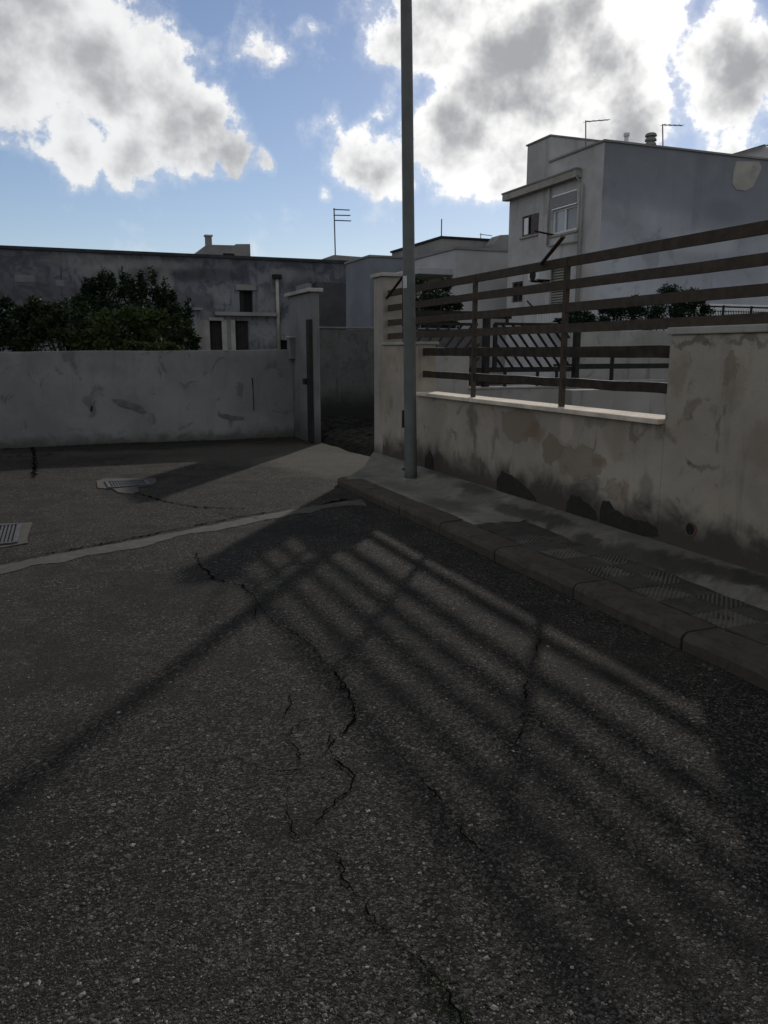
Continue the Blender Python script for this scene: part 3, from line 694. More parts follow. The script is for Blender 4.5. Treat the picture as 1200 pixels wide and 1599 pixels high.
def heap_z(x, y):
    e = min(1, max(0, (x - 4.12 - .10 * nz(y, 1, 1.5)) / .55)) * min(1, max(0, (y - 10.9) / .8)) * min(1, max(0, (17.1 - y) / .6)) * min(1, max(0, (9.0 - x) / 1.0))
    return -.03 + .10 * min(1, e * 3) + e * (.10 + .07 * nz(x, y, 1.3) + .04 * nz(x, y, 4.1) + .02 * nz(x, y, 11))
kind(grid(4.0, 9.2, 10.6, 17.2, 90, 110, heap_z).build('rubble_heap', 'earth_shaded'), 'stuff', 'earth and rubble heaped inside the open gateway, with the shade there put into its colour')

# ------------------------------------------------------------------ drain covers in the road
def drain(name, label, pts, bars_dir_first, nb, collar):
    """pts: four photo points of the iron frame, in order round it; collar: outline of the concrete surround"""
    t = thing(name, label, 'drain cover')
    cp = [P(u, v, z=.0) for u, v in collar]
    MB().prism([(p.x, p.y, .009) for p in cp], (0, 0, -.03)).build('collar', 'sandy', t)
    q = [P(u, v, z=.012) for u, v in pts]
    for i in range(4):
        a, b = q[i], q[(i + 1) % 4]; MB().bar(a + Vector((0, 0, 0)), b, .035, .022).build('frame_bar', 'iron', t)
    MB().add([(p.x, p.y, .0105) for p in q], [(0, 1, 2, 3)]).build('pit', 'dark_in', t)
    for k in range(nb):
        f = (k + .5) / nb; a = q[0].lerp(q[1], f); b = q[3].lerp(q[2], f)
        MB().bar(a + (0.0 * a), b, .5 * (q[0] - q[1]).length / nb, .016).build('slat', 'iron', t)
    return t
drain('drain_grate', 'iron street grate with a pale concrete collar at the left edge of the road', [(-45, 825), (31, 819), (24, 848), (-58, 856)], 0, 13, [(-64, 822), (51, 817), (47, 827), (43, 840), (44, 849), (5, 856), (-75, 862)])
drain('drain_grate', 'flat iron grate set in the road in front of the whitish wall', [(166, 752), (227, 751), (233, 757), (172, 762)], 0, 14,
      [(151, 752), (163, 748), (243, 748), (245, 754), (236, 759), (215, 762), (218, 768), (208, 772), (186, 770), (176, 764), (153, 763)])

# ------------------------------------------------------------------ inside the yard: low walls and chevron railing
YF = 11.6
w1 = tag(MB().box(P(640, 560, y=YF).x, P(728, 560, y=YF).x, YF - .12, YF + .14, -.1, P(700, 543, y=YF).z).build('yard_pier', 'yard_wall', None, .01), 'pale plaster panel behind the railing, just right of the lamp post', 'wall')
x0 = P(728, 600, y=YF).x; x1 = P(897, 600, y=YF).x; zt = P(800, 606, y=YF).z
lw = thing('low_wall', 'low grey yard wall carrying the dark chevron railing', 'wall')
MB().box(x0 + .003, x1, YF - .09, YF + .09, -.1, zt).build('wall_body', 'yard_wall', lw, .01)
MB().box(x0 + .004, x1 + .02, YF - .11, YF + .11, zt, zt + .03).build('coping_stone', 'cement', lw, .005)
cf = thing('chevron_fence', 'dark steel railing with slanted slats meeting in a chevron, inside the yard', 'fence')
def fx(u): return P(u, 550, y=YF).x
def fz(u, v): return P(u, v, y=YF).z
zb, ztop = fz(800, 577), fz(800, 506)
def hbar(u0, u1, z, h, nm='rail', d=.035, dy=0.0): MB().box(fx(u0), fx(u1), YF - d / 2 + dy, YF + d / 2 + dy, z - h / 2, z + h / 2).build(nm, 'steel_dark', cf)
hbar(728, 900, zb, .085); hbar(772, 888, ztop, .045); hbar(640, 745, fz(700, 506), .045); hbar(728, 900, fz(800, 596), .09)
hbar(640, 800, fz(720, 491), .11, dy=.06)
for u in (759, 900): MB().box(fx(u) - .045, fx(u) + .045, YF - .05, YF + .05, zt + .031, fz(u, 494 if u == 759 else 519)).build('post', 'steel_dark', cf)
MB().box(fx(773) - .03, fx(773) + .03, YF - .025, YF + .025, zb, ztop).build('stile', 'steel_dark', cf)
for u in (790, 841, 871): MB().box(fx(u) - .02, fx(u) + .02, YF - .02, YF + .02, zt + .031, zb).build('foot', 'steel_dark', cf)
MB().box(fx(791) - .02, fx(791) + .02, YF - .019, YF + .021, ztop, fz(791, 489)).build('foot', 'steel_dark', cf)
H = ztop - zb
xs0, xs1 = fx(773), fx(888)
k = 0
while True:                                                    # slats falling to the right
    xa = xs0 - .62 + k * .185; k += 1
    if xa > xs1: break
    a = Vector((xa, YF, ztop)); b = Vector((xa + .62, YF, zb))
    if a.x < xs0: a = a.lerp(b, (xs0 - a.x) / (b.x - a.x))
    if b.x > xs1: b = a.lerp(b, (xs1 - a.x) / (b.x - a.x))
    if (b - a).length > .08: MB().bar(a, b, .022, .05, up=(0, 1, 0)).build('slat', 'steel_dark', cf)
xs0, xs1 = fx(640), fx(748); k = 0
while True:                                                    # slats rising to the right
    xa = xs0 - .62 + k * .185; k += 1
    if xa > xs1: break
    a = Vector((xa, YF + .0, zb)); b = Vector((xa + .62, YF, ztop))
    if a.x < xs0: a = a.lerp(b, (xs0 - a.x) / (b.x - a.x))
    if b.x > xs1: b = a.lerp(b, (xs1 - a.x) / (b.x - a.x))
    if (b - a).length > .08: MB().bar(a, b, .022, .05, up=(0, 1, 0)).build('slat', 'steel_dark', cf)
# second low wall and thin rail further right, taller pale wall behind
Y2 = 13.2
lw2 = thing('low_wall', 'pale low yard wall with a thin dark rail, right of the chevron railing', 'wall')
xa, xb = P(868, 592, y=Y2).x, P(1300, 592, y=Y2).x; z2 = P(950, 594, y=Y2).z
MB().box(xa, xb, Y2, Y2 + .2, -.1, z2).build('wall_body', 'yard_wall', lw2, .01)
MB().box(xa, xb, Y2 + .06, Y2 + .10, P(950, 576, y=Y2).z, P(950, 568, y=Y2).z).build('rail', 'steel_dark', lw2)
for u in (960, 1058, 1160): 
    q = P(u, 570, y=Y2); MB().box(q.x - .03, q.x + .03, Y2 + .055, Y2 + .105, z2, P(u, 552, y=Y2).z).build('post', 'steel_dark', lw2)
# sloping inner wall seen through the railing just behind the coping
lw3 = tag(MB().box(P(893, 640, y=9.0).x, P(1260, 640, y=9.0).x, 9.0, 9.2, -.1, P(1000, 607, y=9.0).z).build('low_wall', 'yard_wall', None, .01), 'stained pale low wall seen through the railing beside the tall pier', 'wall')
Y4 = 16.2
w4 = tag(MB().box(P(893, 520, y=Y4).x, P(1420, 520, y=Y4).x, Y4, Y4 + .25, -.1, P(1000, 516, y=Y4).z).build('back_wall', 'yard_wall', None, .015), 'tall pale plaster wall at the back of the yard under the hedge', 'wall')

# ------------------------------------------------------------------ houses
# long dark house behind the whitish wall
YL = 46.6
lh = thing('long_house', 'long low dark grey weathered house behind the whitish wall and trees', 'house')
zl = (P(0, 392, y=YL).z + P(540, 408, y=YL).z) / 2
xl0, xl1 = P(-260, 400, y=YL).x, P(541, 400, y=YL).x
def rect(u0, u1, v0, v1, y): 
    a, b = P(u0, v1, y=y), P(u1, v0, y=y); return (a.x, b.x, a.z, b.z)
h_win = rect(375, 395, 454, 487, YL); h_d1 = rect(328, 347, 501, 552, YL); h_d2 = rect(368, 388, 501, 552, YL); h_v = rect(438, 452, 531, 548, YL)
mb = wall_open(MB(), 'y', YL, xl0, xl1, -.5, zl, [h_win, h_d1, h_d2, h_v], .35)
mb.add([(xl0, YL, -.5), (xl0, YL + 14, -.5), (xl0, YL + 14, zl), (xl0, YL, zl)], [(0, 1, 2, 3)])
mb.add([(xl1, YL, -.5), (xl1, YL + 14, -.5), (xl1, YL + 14, zl), (xl1, YL, zl)], [(0, 1, 2, 3)])
mb.add([(xl0, YL + .3, zl - .4), (xl1, YL + .3, zl - .4), (xl1, YL + 14, zl - .4), (xl0, YL + 14, zl - .4)], [(0, 1, 2, 3)])
mb.add([(xl0, YL + 14, -.5), (xl1, YL + 14, -.5), (xl1, YL + 14, zl), (xl0, YL + 14, zl)], [(0, 1, 2, 3)])
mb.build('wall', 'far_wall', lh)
MB().box(xl0, xl1 + .1, YL - .10, YL + .35, zl, zl + .16).build('parapet_cap', 'roof_cap', lh)
wd = MB().box(h_win[0], h_win[1], YL + .3, YL + .36, h_win[2], h_win[3]).build('window', 'dark_in', lh)
xm = (h_win[0] + h_win[1]) / 2
MB().box(h_win[0] + .02, xm - .1, YL + .22, YL + .28, h_win[2] + .03, h_win[3] - .03).build('shutter', 'door_wood', wd)
MB().box(h_win[0] - .2, h_win[1] + .2, YL - .10, YL + .02, h_win[3] + .02, h_win[3] + .32).build('lintel', 'mid_dark', lh)
MB().box(P(335, 487, y=YL).x, P(430, 487, y=YL).x, YL - .28, YL + .02, h_win[2] - .22, h_win[2] - .02).build('ledge', 'mid_dark', lh)
for h in (h_d1, h_d2):
    d = MB().box(h[0], h[1], YL + .28, YL + .34, h[2], h[3]).build('door', 'door_wood', lh)
    for k in range(4):
        xx = h[0] + (h[1] - h[0]) * (k + .5) / 4; MB().box(xx - .07, xx + .07, YL + .25, YL + .282, h[2], h[3] - .05).build('plank', 'door_wood', d)
for u0, u1 in ((313, 327), (348, 354), (362, 367)):
    r = rect(u0, u1, 500, 550, YL); MB().box(r[0], r[1], YL - .05, YL + .01, r[2], r[3]).build('jamb', 'far_pale', lh)
r = rect(326, 349, 496, 500.5, YL); MB().box(r[0], r[1], YL - .09, YL + .01, r[2], r[3]).build('lintel', 'far_pale', lh)
MB().box(h_v[0], h_v[1], YL + .3, YL + .36, h_v[2], h_v[3]).build('window', 'dark_in', lh)
p0, p1 = P(432, 436, y=YL), P(436, 545, y=YL)
MB().tube([(p0.x, YL - .12, p0.z), (p0.x + .02, YL - .12, p1.z)], .10, 10).build('downpipe', 'cement', lh, smooth=True)
MB().box(p0.x - .25, p0.x + .25, YL - .3, YL - .01, p0.z, p0.z + .25).build('hopper', 'steel_dark', lh, .02)
r = rect(283, 310, 485, 552, YL); MB().box(r[0], r[1], YL - .6, YL + .01, -.5, r[3]).build('outhouse', 'far_wall', lh)
MB().box(r[0] - .1, r[1] + .1, YL - .75, YL + .01, r[3], r[3] + .12).build('outhouse_roof', 'mid_dark', lh)
for rr in ((24, 54, 430, 440), (88, 100, 437, 447)):
    r = rect(*rr, YL); MB().box(r[0], r[1], YL - .02, YL + .01, r[2], r[3]).build('plaster_patch', 'annex_pale', lh)
r = rect(497, 541, 430, 552, YL - .8); MB().box(r[0], r[1] - .02, YL - .8, YL - .01, -.5, P(520, 441, y=YL - .8).z).build('annex', 'annex', lh)
# roof hut with chimney
rh = thing('roof_hut', 'small grey roof hut with one chimney on top of the long dark house', 'hut')
YH = 49.5
ax = P(303, 400, y=YH); bx_ = P(323, 382, y=YH); cx = P(391, 382, y=YH); zr = zl - .39
poly = [(ax.x, YH, zr), (cx.x, YH, zr), (cx.x, YH, P(391, 381, y=YH).z), (P(369, 381, y=YH).x, YH, P(369, 381, y=YH).z), (P(368, 382.5, y=YH).x, YH, P(368, 383, y=YH).z), (bx_.x, YH, P(323, 382, y=YH).z), (ax.x, YH, P(302, 399, y=YH).z)]
MB().prism(poly, (0, 5, 0)).build('hut_wall', 'mid_dark', rh)
r = rect(322.5, 331, 369, 385, YH + .6); MB().box(r[0], r[1], YH + .6, YH + 1.0, r[2] - .3, r[3]).build('chimney', 'mid_dark', rh)
MB().box(r[0] - .06, r[1] + .06, YH + .55, YH + 1.05, r[3], r[3] + .08).build('chimney_cap', 'cement', rh)
r = rect(349, 366, 396, 404, YH); w_ = MB().box(r[0], r[1], YH - .03, YH + .02, r[2], r[3]).build('window', 'dark_in', rh)
for k in range(3):
    z = r[2] + (r[3] - r[2]) * (k + .5) / 3; MB().box(r[0], r[1], YH - .06, YH - .032, z - .035, z + .035).build('slat', 'steel_dark', w_)

# blue-grey house (M1), cream house (M2)
Y1, YM2, YM3 = 38.0, 33.0, 37.0
bh = thing('house', 'blue grey rendered flat-roofed house just left of the lamp post', 'house')
c1 = P(578, 401, y=Y1); e1 = P(540, 411, x=c1.x)
MB().box(c1.x, c1.x + 9.5, Y1, min(e1.y, 46.4), -.5, c1.z).build('wall', 'mid_blue', bh, .03)
MB().box(c1.x - .06, c1.x + 9.5, Y1 - .06, min(e1.y, 46.4) + .05, c1.z, c1.z + .09).build('parapet_cap', 'mid_dark', bh)
q = P(496, 407, y=52); q2 = P(560, 398, y=52)
rb0 = thing('roof_block', 'low dark roof block under the three-armed antenna', 'roof block')
MB().prism([(P(493, 409, y=52).x, 52, zl - .5), (P(575, 409, y=52).x, 52, zl - .5), (P(575, 400, y=52).x, 52, P(575, 402, y=52).z), (P(522, 398, y=52).x, 52, P(522, 398, y=52).z), (P(493, 408, y=52).x, 52, P(493, 408, y=52).z)], (0, 5, 0)).build('block_wall', 'mid_dark', rb0)
ch = thing('house', 'cream rendered house with a projecting canopy, right of the lamp post', 'house')
c2 = P(712, 389, y=YM2); e2 = P(640, 403, x=c2.x)
MB().box(c2.x, c2.x + 8, YM2, Y1 - .1, -.5, c2.z).build('wall', 'mid_cream', ch, .03)
MB().box(c2.x - .06, c2.x + 8, YM2 - .06, Y1 - .05, c2.z, c2.z + .11).build('parapet_cap', 'mid_dark', ch)
s0 = P(703, 430, y=YM2 + .6); s1 = P(703, 420, y=YM2 + .6)
MB().box(c2.x - 1.6, c2.x + .01, YM2 + .4, YM2 + 4.4, s0.z, s1.z).build('canopy', 'mid_cream', ch, .02)
r = rect(650, 700, 432, 545, YM2); MB().box(c2.x - .03, c2.x + .02, YM2 + 1.2, YM2 + 3.6, 0, s0.z - .35).build('doorway', 'dark_in', ch)
rb = thing('roof_block', 'dark grey upper storey behind the cream house roof, with a thin mast', 'roof block')
c3 = P(690, 372, y=YM3); e3 = P(612, 400, x=c3.x)
MB().box(c3.x, P(776, 380, y=YM3).x, YM3, min(e3.y, 48), 3, c3.z).build('block_wall', 'mid_dark', rb, .03)
MB().box(c3.x - .08, P(776, 380, y=YM3).x + .05, YM3 - .08, min(e3.y, 48) + .05, c3.z, c3.z + .1).build('roof_edge', 'steel_dark', rb)
q = P(690, 342, y=YM3 + .4); MB().tube([(q.x, YM3 + .4, c3.z), (q.x, YM3 + .4, q.z)], .03, 8).build('mast', 'antenna', rb)
sg = thing('roof_block', 'small dark gabled roof end peeping out beside the big house', 'roof block')
MB().prism([(P(770, 392, y=36).x, 36, c2.z - .3), (P(800, 392, y=36).x, 36, c2.z - .3), (P(800, 366, y=36).x, 36, P(800, 366, y=36).z), (P(782, 367, y=36).x, 36, P(782, 367, y=36).z), (P(771, 381, y=36).x, 36, P(771, 381, y=36).z)], (0, .9, 0)).build('gable', 'mid_dark', sg)

# big three-storey house on the right
YB = 24.8
bgh = thing('big_house', 'tall three-storey grey house with a bare windowless flank, on the right', 'house')
cb = P(945, 221, y=YB); AX = cb.x
y_main = P(859, 246, x=AX).y; y_hut = P(824, 224, x=AX).y; y_end = P(796, 320, x=AX).y
z_c = (P(795, 308, x=AX).z + P(908, 276, x=AX).z) / 2; z_hut = P(857, 214, x=AX).z; y_c0 = P(909, 276, x=AX).y
def ry(u0, u1, v0, v1):
    a, b = P(u0, v1, x=AX), P(u1, v0, x=AX); um = (u0 + u1) / 2
    return (b.y, a.y, P(um, v1, x=AX).z, P(um, v0, x=AX).z)
w_small = ry(815, 838, 336, 368); w_big = ry(862, 903, 302, 363); w_low = ry(799, 817, 440, 472); w_door = ry(857, 886, 418, 476)
mb = wall_open(MB(), 'x', AX, YB, y_end, -.5, z_c, [w_small, w_big, w_low, w_door], .22)
mb.add([(AX, YB, z_c), (AX, y_main, z_c), (AX, y_main, cb.z), (AX, YB, cb.z)], [(0, 1, 2, 3)])
mb.add([(AX, y_end, -.5), (AX + 12, y_end, -.5), (AX + 12, y_end, z_c), (AX, y_end, z_c)], [(0, 1, 2, 3)])
mb.add([(AX, y_main, z_c), (AX + 12, y_main, z_c), (AX + 12, y_end, z_c), (AX, y_end, z_c)], [(0, 1, 2, 3)])
mb.build('front_wall', 'big_front', bgh)
MB().add([(AX, YB, -.5), (AX + 26, YB, -.5), (AX + 26, YB, cb.z), (AX, YB, cb.z)], [(0, 1, 2, 3)]).build('side_wall', 'big_side', bgh)
MB().add([(AX, YB, cb.z), (AX + 26, YB, cb.z), (AX + 26, y_main, cb.z), (AX, y_main, cb.z)], [(0, 1, 2, 3)]).build('roof', 'cement', bgh)
MB().add([(AX, y_main, z_c), (AX + 26, y_main, z_c), (AX + 26, y_main, cb.z), (AX, y_main, cb.z)], [(0, 1, 2, 3)]).build('rear_wall', 'big_front', bgh)
MB().box(AX - .05, AX + 26, YB - .05, YB + .2, cb.z + .002, cb.z + .07).build('parapet_cap', 'mid_dark', bgh)
MB().box(AX - .05, AX + .2, YB + .202, y_main, cb.z + .002, cb.z + .07).build('parapet_cap', 'mid_dark', bgh)
MB().box(AX + .003, AX + 4.2, y_main + .002, y_hut, z_c + .002, z_hut).build('stair_block', 'big_front', bgh, .02)
MB().box(AX - .04, AX + 4.3, y_main - .03, y_hut + .05, z_hut, z_hut + .06).build('stair_block_cap', 'mid_dark', bgh)
MB().box(AX - .28, AX + .02, y_c0, y_end + .15, z_c - .10, z_c + .16).build('cornice', 'cement', bgh, .01)
MB().box(AX - .31, AX - .05, y_c0 - .02, y_end + .18, z_c + .16, z_c + .22).build('gutter', 'mid_dark', bgh)
yp = P(907, 330, x=AX - .12).y
MB().tube([(AX - .2, y_c0 + .05, z_c - .05), (AX - .12, yp, z_c - .4), (AX - .12, yp, .5)], .06, 10).build('downpipe', 'cement', bgh, smooth=True)
yp2 = P(857, 330, x=AX - .1).y
MB().tube([(AX - .1, yp2, z_c - .1), (AX - .1, yp2, P(857, 384, x=AX).z)], .045, 8).build('downpipe', 'cement', bgh, smooth=True)
zz = P(880, 380, x=AX).z; MB().tube([(AX - .1, yp2, zz), (AX - .1, yp, zz - .05)], .035, 8).build('cross_pipe', 'cement', bgh)
# windows
def glazed(h, frame, glass, nm='window', fr=.07, mull=1):
    o = MB().box(AX + .10, AX + .13, h[0], h[1], h[2], h[3]).build(nm, glass, bgh)
    for (a, b, c, d) in ((h[0], h[0] + fr, h[2], h[3]), (h[1] - fr, h[1], h[2], h[3]), (h[0] + fr, h[1] - fr, h[2], h[2] + fr), (h[0] + fr, h[1] - fr, h[3] - fr, h[3])):
        MB().box(AX + .06, AX + .105, a, b, c, d).build('frame', frame, o)
    for k in range(mull):
        y = h[0] + (h[1] - h[0]) * (k + 1) / (mull + 1); MB().box(AX + .058, AX + .104, y - fr / 2, y + fr / 2, h[2] + fr, h[3] - fr).build('mullion', frame, o)
    return o
glazed(w_small, 'frame_brown', 'dark_in', mull=0)
yy = [w_small[0] + (w_small[1] - w_small[0]) * t for t in (.07, .36, .72, .93)]
MB().box(AX - .03, AX + .02, yy[0] - .25, yy[0] + .25, w_small[2] + .02, w_small[3] - .02).build('open_shutter', 'frame_brown', bgh)
MB().box(AX + .03, AX + .058, w_small[1] - .42, w_small[1] - .12, w_small[2] + .08, w_small[3] - .08).build('curtain', 'blind', bgh)
MB().box(AX + .03, AX + .057, w_small[0] + .12, w_small[0] + .36, w_small[2] + .08, w_small[3] - .08).build('curtain', 'blind', bgh)
MB().box(AX - .08, AX + .02, w_small[0] - .2, w_small[1] + .1, w_small[2] - .07, w_small[2] - .002).build('sill', 'cement', bgh)
zmid = P(882, 323, x=AX).z
wb = (w_big[0], w_big[1], w_big[2], zmid)
o = glazed(wb, 'frame_white', 'glass', fr=.09)
ym = (wb[0] + wb[1]) / 2
MB().box(AX + .09, AX + .099, ym + .05, wb[1] - .09, wb[2] + .09, wb[3] - .09).build('pane', 'glass_pale', o)  # the sky's reflection is put into this pane's pale blue colour
sh = MB().box(AX - .02, AX + .14, w_big[0], w_big[1], zmid, w_big[3]).build('roller_shutter', 'blind', bgh)
for k in range(9):
    z = zmid + (w_big[3] - zmid) * (k + .5) / 9; MB().box(AX - .045, AX - .018, w_big[0] + .02, w_big[1] - .02, z - .045, z + .045).build('slat', 'blind', sh)
MB().box(AX - .06, AX + .02, w_big[0] - .12, w_big[1] + .12, w_big[2] - .08, w_big[2] - .002).build('sill', 'cement', bgh)
glazed(w_low, 'frame_brown', 'dark_in', mull=1)
sh = MB().box(AX + .12, AX + .16, w_door[0], w_door[1], w_door[2], w_door[3]).build('roller_shutter', 'shutter', bgh)
for k in range(14):
    z = w_door[2] + (w_door[3] - w_door[2]) * (k + .5) / 14; MB().box(AX + .09, AX + .122, w_door[0] + .02, w_door[1] - .02, z - .07, z + .07).build('slat', 'shutter', sh)
# plaster patch on the flank and a stained panel by the corner
def flank(px, mat, nm):
    MB().prism([P(u, v, y=YB - .02) for u, v in px], (0, .03, 0)).build(nm, mat, bgh)
flank([(1150, 252), (1186, 252), (1190, 262), (1184, 276), (1176, 292), (1164, 298), (1150, 296), (1144, 286), (1146, 268)], 'far_pale', 'plaster_patch')
# bent iron bracket, AC unit
q = P(852, 362, x=AX - .02); MB().tube([(AX + .02, q.y - .6, q.z - .2), (AX - .5, q.y, q.z)], .035, 6).build('bracket', 'steel_dark', bgh)
q = P(803 + 22, 470, x=AX); q2 = P(836, 482, x=AX); MB().tube([(AX - .05, q.y, q.z), (AX - .05, q2.y, q2.z)], .03, 6).build('cable', 'steel_dark', bgh)
ac = thing('air_conditioner', 'boxy pale air conditioner on the front of the tall grey house', 'air conditioner')
h = ry(845, 862, 423, 438)
MB().box(AX - .62, AX - .03, h[0], h[1], h[2], h[3] + .05).build('casing', 'white_metal', ac, .02)
MB().tube([(AX - .63, (h[0] + h[1]) / 2 , (h[2] + h[3]) / 2), (AX - .60, (h[0] + h[1]) / 2, (h[2] + h[3]) / 2)], .22, 16).build('fan_grille', 'steel_dark', ac)
MB().box(AX - .55, AX, h[0] + .1, h[0] + .14, h[2] - .06, h[2] - .002).build('bracket', 'steel_dark', ac)
MB().box(AX - .55, AX, h[1] - .14, h[1] - .10, h[2] - .06, h[2] - .002).build('bracket', 'steel_dark', ac)
# balcony with white balusters low on the front
bal = thing('balcony', 'small white-barred balcony low on the front of the tall grey house', 'balcony')
b0, b1 = P(838, 500, x=AX - .8), P(880, 500, x=AX - .8); zb0, zb1 = P(860, 503, x=AX - .8).z, P(860, 488, x=AX - .8).z
MB().box(AX - .85, AX - .003, b1.y - .1, b0.y + .1, zb0 - .15, zb0).build('slab', 'cement', bal)
MB().box(AX - .82, AX - .76, b1.y, b0.y, zb1, zb1 + .05).build('handrail', 'frame_white', bal)
n = 16
for k in range(n):
    y = b1.y + (b0.y - b1.y) * (k + .5) / n; MB().box(AX - .805, AX - .775, y - .02, y + .02, zb0, zb1).build('baluster', 'frame_white', bal)
# roof furniture of the big house
def on_roof(u, v, dy): return P(u, v, y=YB + dy)
vp = thing('vent_pipe', 'short pale vent pipe with a flat cap on the tall grey house roof', 'vent pipe')
q = on_roof(979, 209, 1.2); r0 = on_roof(979, 222, 1.2)
MB().tube([(q.x, q.y, cb.z), (q.x, q.y, q.z - .05)], .075, 12).build('pipe', 'white_metal', vp, smooth=True)
MB().tube([(q.x, q.y, q.z - .08), (q.x, q.y, q.z + .02)], .11, 12).build('cap', 'white_metal', vp)
cw = thing('chimney_cowl', 'dark round chimney cowl of stacked rings on the tall grey house roof', 'chimney')
q = on_roof(1017, 210, 1.0)
MB().tube([(q.x, q.y, cb.z), (q.x, q.y, q.z - .02)], .15, 16).build('flue', 'mid_dark', cw, smooth=True)
hh = (q.z - cb.z)
for k in range(4):
    z = cb.z + hh * (.30 + .22 * k); MB().tube([(q.x, q.y, z - .04), (q.x, q.y, z + .03), (q.x, q.y, z + .07)], [.215, .20, .15], 18).build('ring', 'mid_dark', cw)
def antenna(label, u0, v0, v1, y, base_z, arms, el=.0, rr=.022):
    t = thing('antenna', label, 'antenna'); q = P(u0, v0, y=y); qb = P(u0 + (v1 - v0) * .03, v1, y=y)
    MB().tube([(qb.x, y, base_z), (q.x, y, q.z)], rr, 8).build('mast', 'antenna', t)
    for (ua, ub, va, vb) in arms:
        a, b = P(ua, va, y=y), P(ub, vb, y=y); MB().tube([a, b], rr * .8, 6).build('boom', 'antenna', t)
        n = max(3, int((b - a).length / .22))
        for k in range(n + 1):
            c = a.lerp(b, k / n); w = .16 - .05 * k / n; MB().tube([c - Vector((0, w, 0)), c + Vector((0, w, 0))], rr * .35, 5).build('element', 'antenna', t)
    return t
antenna('thin antenna nearest the stair block on the tall grey house roof', 915, 188, 219, YB + 1.5, cb.z, [(915, 951, 190, 187)])
antenna('thin antenna right of the chimney cowl on the tall grey house roof', 1035, 194, 233, YB + .6, cb.z, [(1035, 1066, 195, 196)])
antenna('tall antenna with three stacked arms on the roof left of the lamp post', 522, 325, 398, 52.5, P(527, 402, y=52.5).z - .3, [(522, 546, 327, 328), (522, 547, 336, 336.5), (523, 548, 344, 345)], rr=.045)
antenna('tiny antenna on the dark upper storey roof beside the big house', 751, 364, 376, YM3 + 2.5, c3.z, [(751, 768, 366, 368)])
# glazed lean-to roof at far right
sk = thing('skylight', 'sloping glazed roof rising behind the flank of the tall grey house', 'skylight')
ys = YB + 4
a = P(1138, 246, y=ys); b = P(1192, 229, y=ys); c = P(1260, 236, y=ys)
MB().prism([(a.x - .3, ys, cb.z), (c.x, ys, cb.z), (c.x, ys, c.z), (b.x, ys, b.z), (a.x, ys, a.z)], (0, 4, 0)).build('gable', 'mid_cream', sk)
dirv = (b - a)
for k in range(4):
    p0 = a + dirv * (k / 4 + .02); p1 = a + dirv * ((k + 1) / 4 - .03)
    up = Vector((-.02, 0, .07))
    MB().add([p0 + up + Vector((0, -.15, 0)), p1 + up + Vector((0, -.15, 0)), p1 + up + Vector((0, 2.5, 0)), p0 + up + Vector((0, 2.5, 0))], [(0, 1, 2, 3)]).build('pane', 'glass_pale', sk)
    MB().bar(p1 + Vector((.0, -.16, .05)), p1 + Vector((.0, 2.5, .05)), .05, .06).build('glazing_bar', 'mid_dark', sk)
MB().bar(a + Vector((-.1, -.17, .0)), b + Vector((.1, -.17, .03)), .04, .07).build('edge_bar', 'mid_dark', sk)

# white terrace with black iron balustrade, in front of the flank
YT = 20.2
tr_ = thing('terrace', 'white terrace wall with a black iron balustrade at the right edge', 'terrace')
ta = P(1071, 490, y=YT); zt1 = P(1100, 473, y=YT + .4).z; tb = P(1330, 490, y=YT)
MB().box(ta.x, tb.x + 2, YT + .6, YT + .8, -.2, zt1).build('back_wall', 'frame_white', tr_)
MB().box(ta.x - .02, ta.x + .14, YT, YT + .6, -.2, P(1076, 472, y=YT).z).build('side_pier', 'frame_white', tr_)
MB().box(ta.x - .04, tb.x + 2, YT - .05, YT + .62, -.2, P(1100, 512, y=YT).z).build('floor_slab', 'yard_wall', tr_)
zr0, zr1 = P(1100, 508, y=YT).z, P(1100, 478, y=YT).z
x0_ = P(1084, 490, y=YT).x
MB().box(x0_, tb.x, YT - .03, YT + .01, zr1 - .03, zr1 + .02).build('handrail', 'steel_dark', tr_)
MB().box(x0_, tb.x, YT - .02, YT + .005, zr0, zr0 + .03).build('bottom_rail', 'steel_dark', tr_)
MB().box(x0_, tb.x, YT - .02, YT + .004, zr1 - .16, zr1 - .135).build('upper_rail', 'steel_dark', tr_)
x = x0_; k = 0
while x < tb.x:
    if k % 11 == 0: MB().box(x - .03, x + .03, YT - .035, YT + .015, zr0 - .08, zr1 + .04).build('post', 'steel_dark', tr_)
    else:
        h_ = zr1 - .135 - zr0; pts = [(x, YT - .008 - .10 * math.sin(math.pi * min(1, t * 1.15)) * (1 - t) * 1.4, zr0 + .03 + h_ * t) for t in (0, .15, .3, .5, .75, 1)]
        MB().path(pts, .014, .014, up=(0, 1, 0)).build('baluster', 'steel_dark', tr_)
    x += .105; k += 1

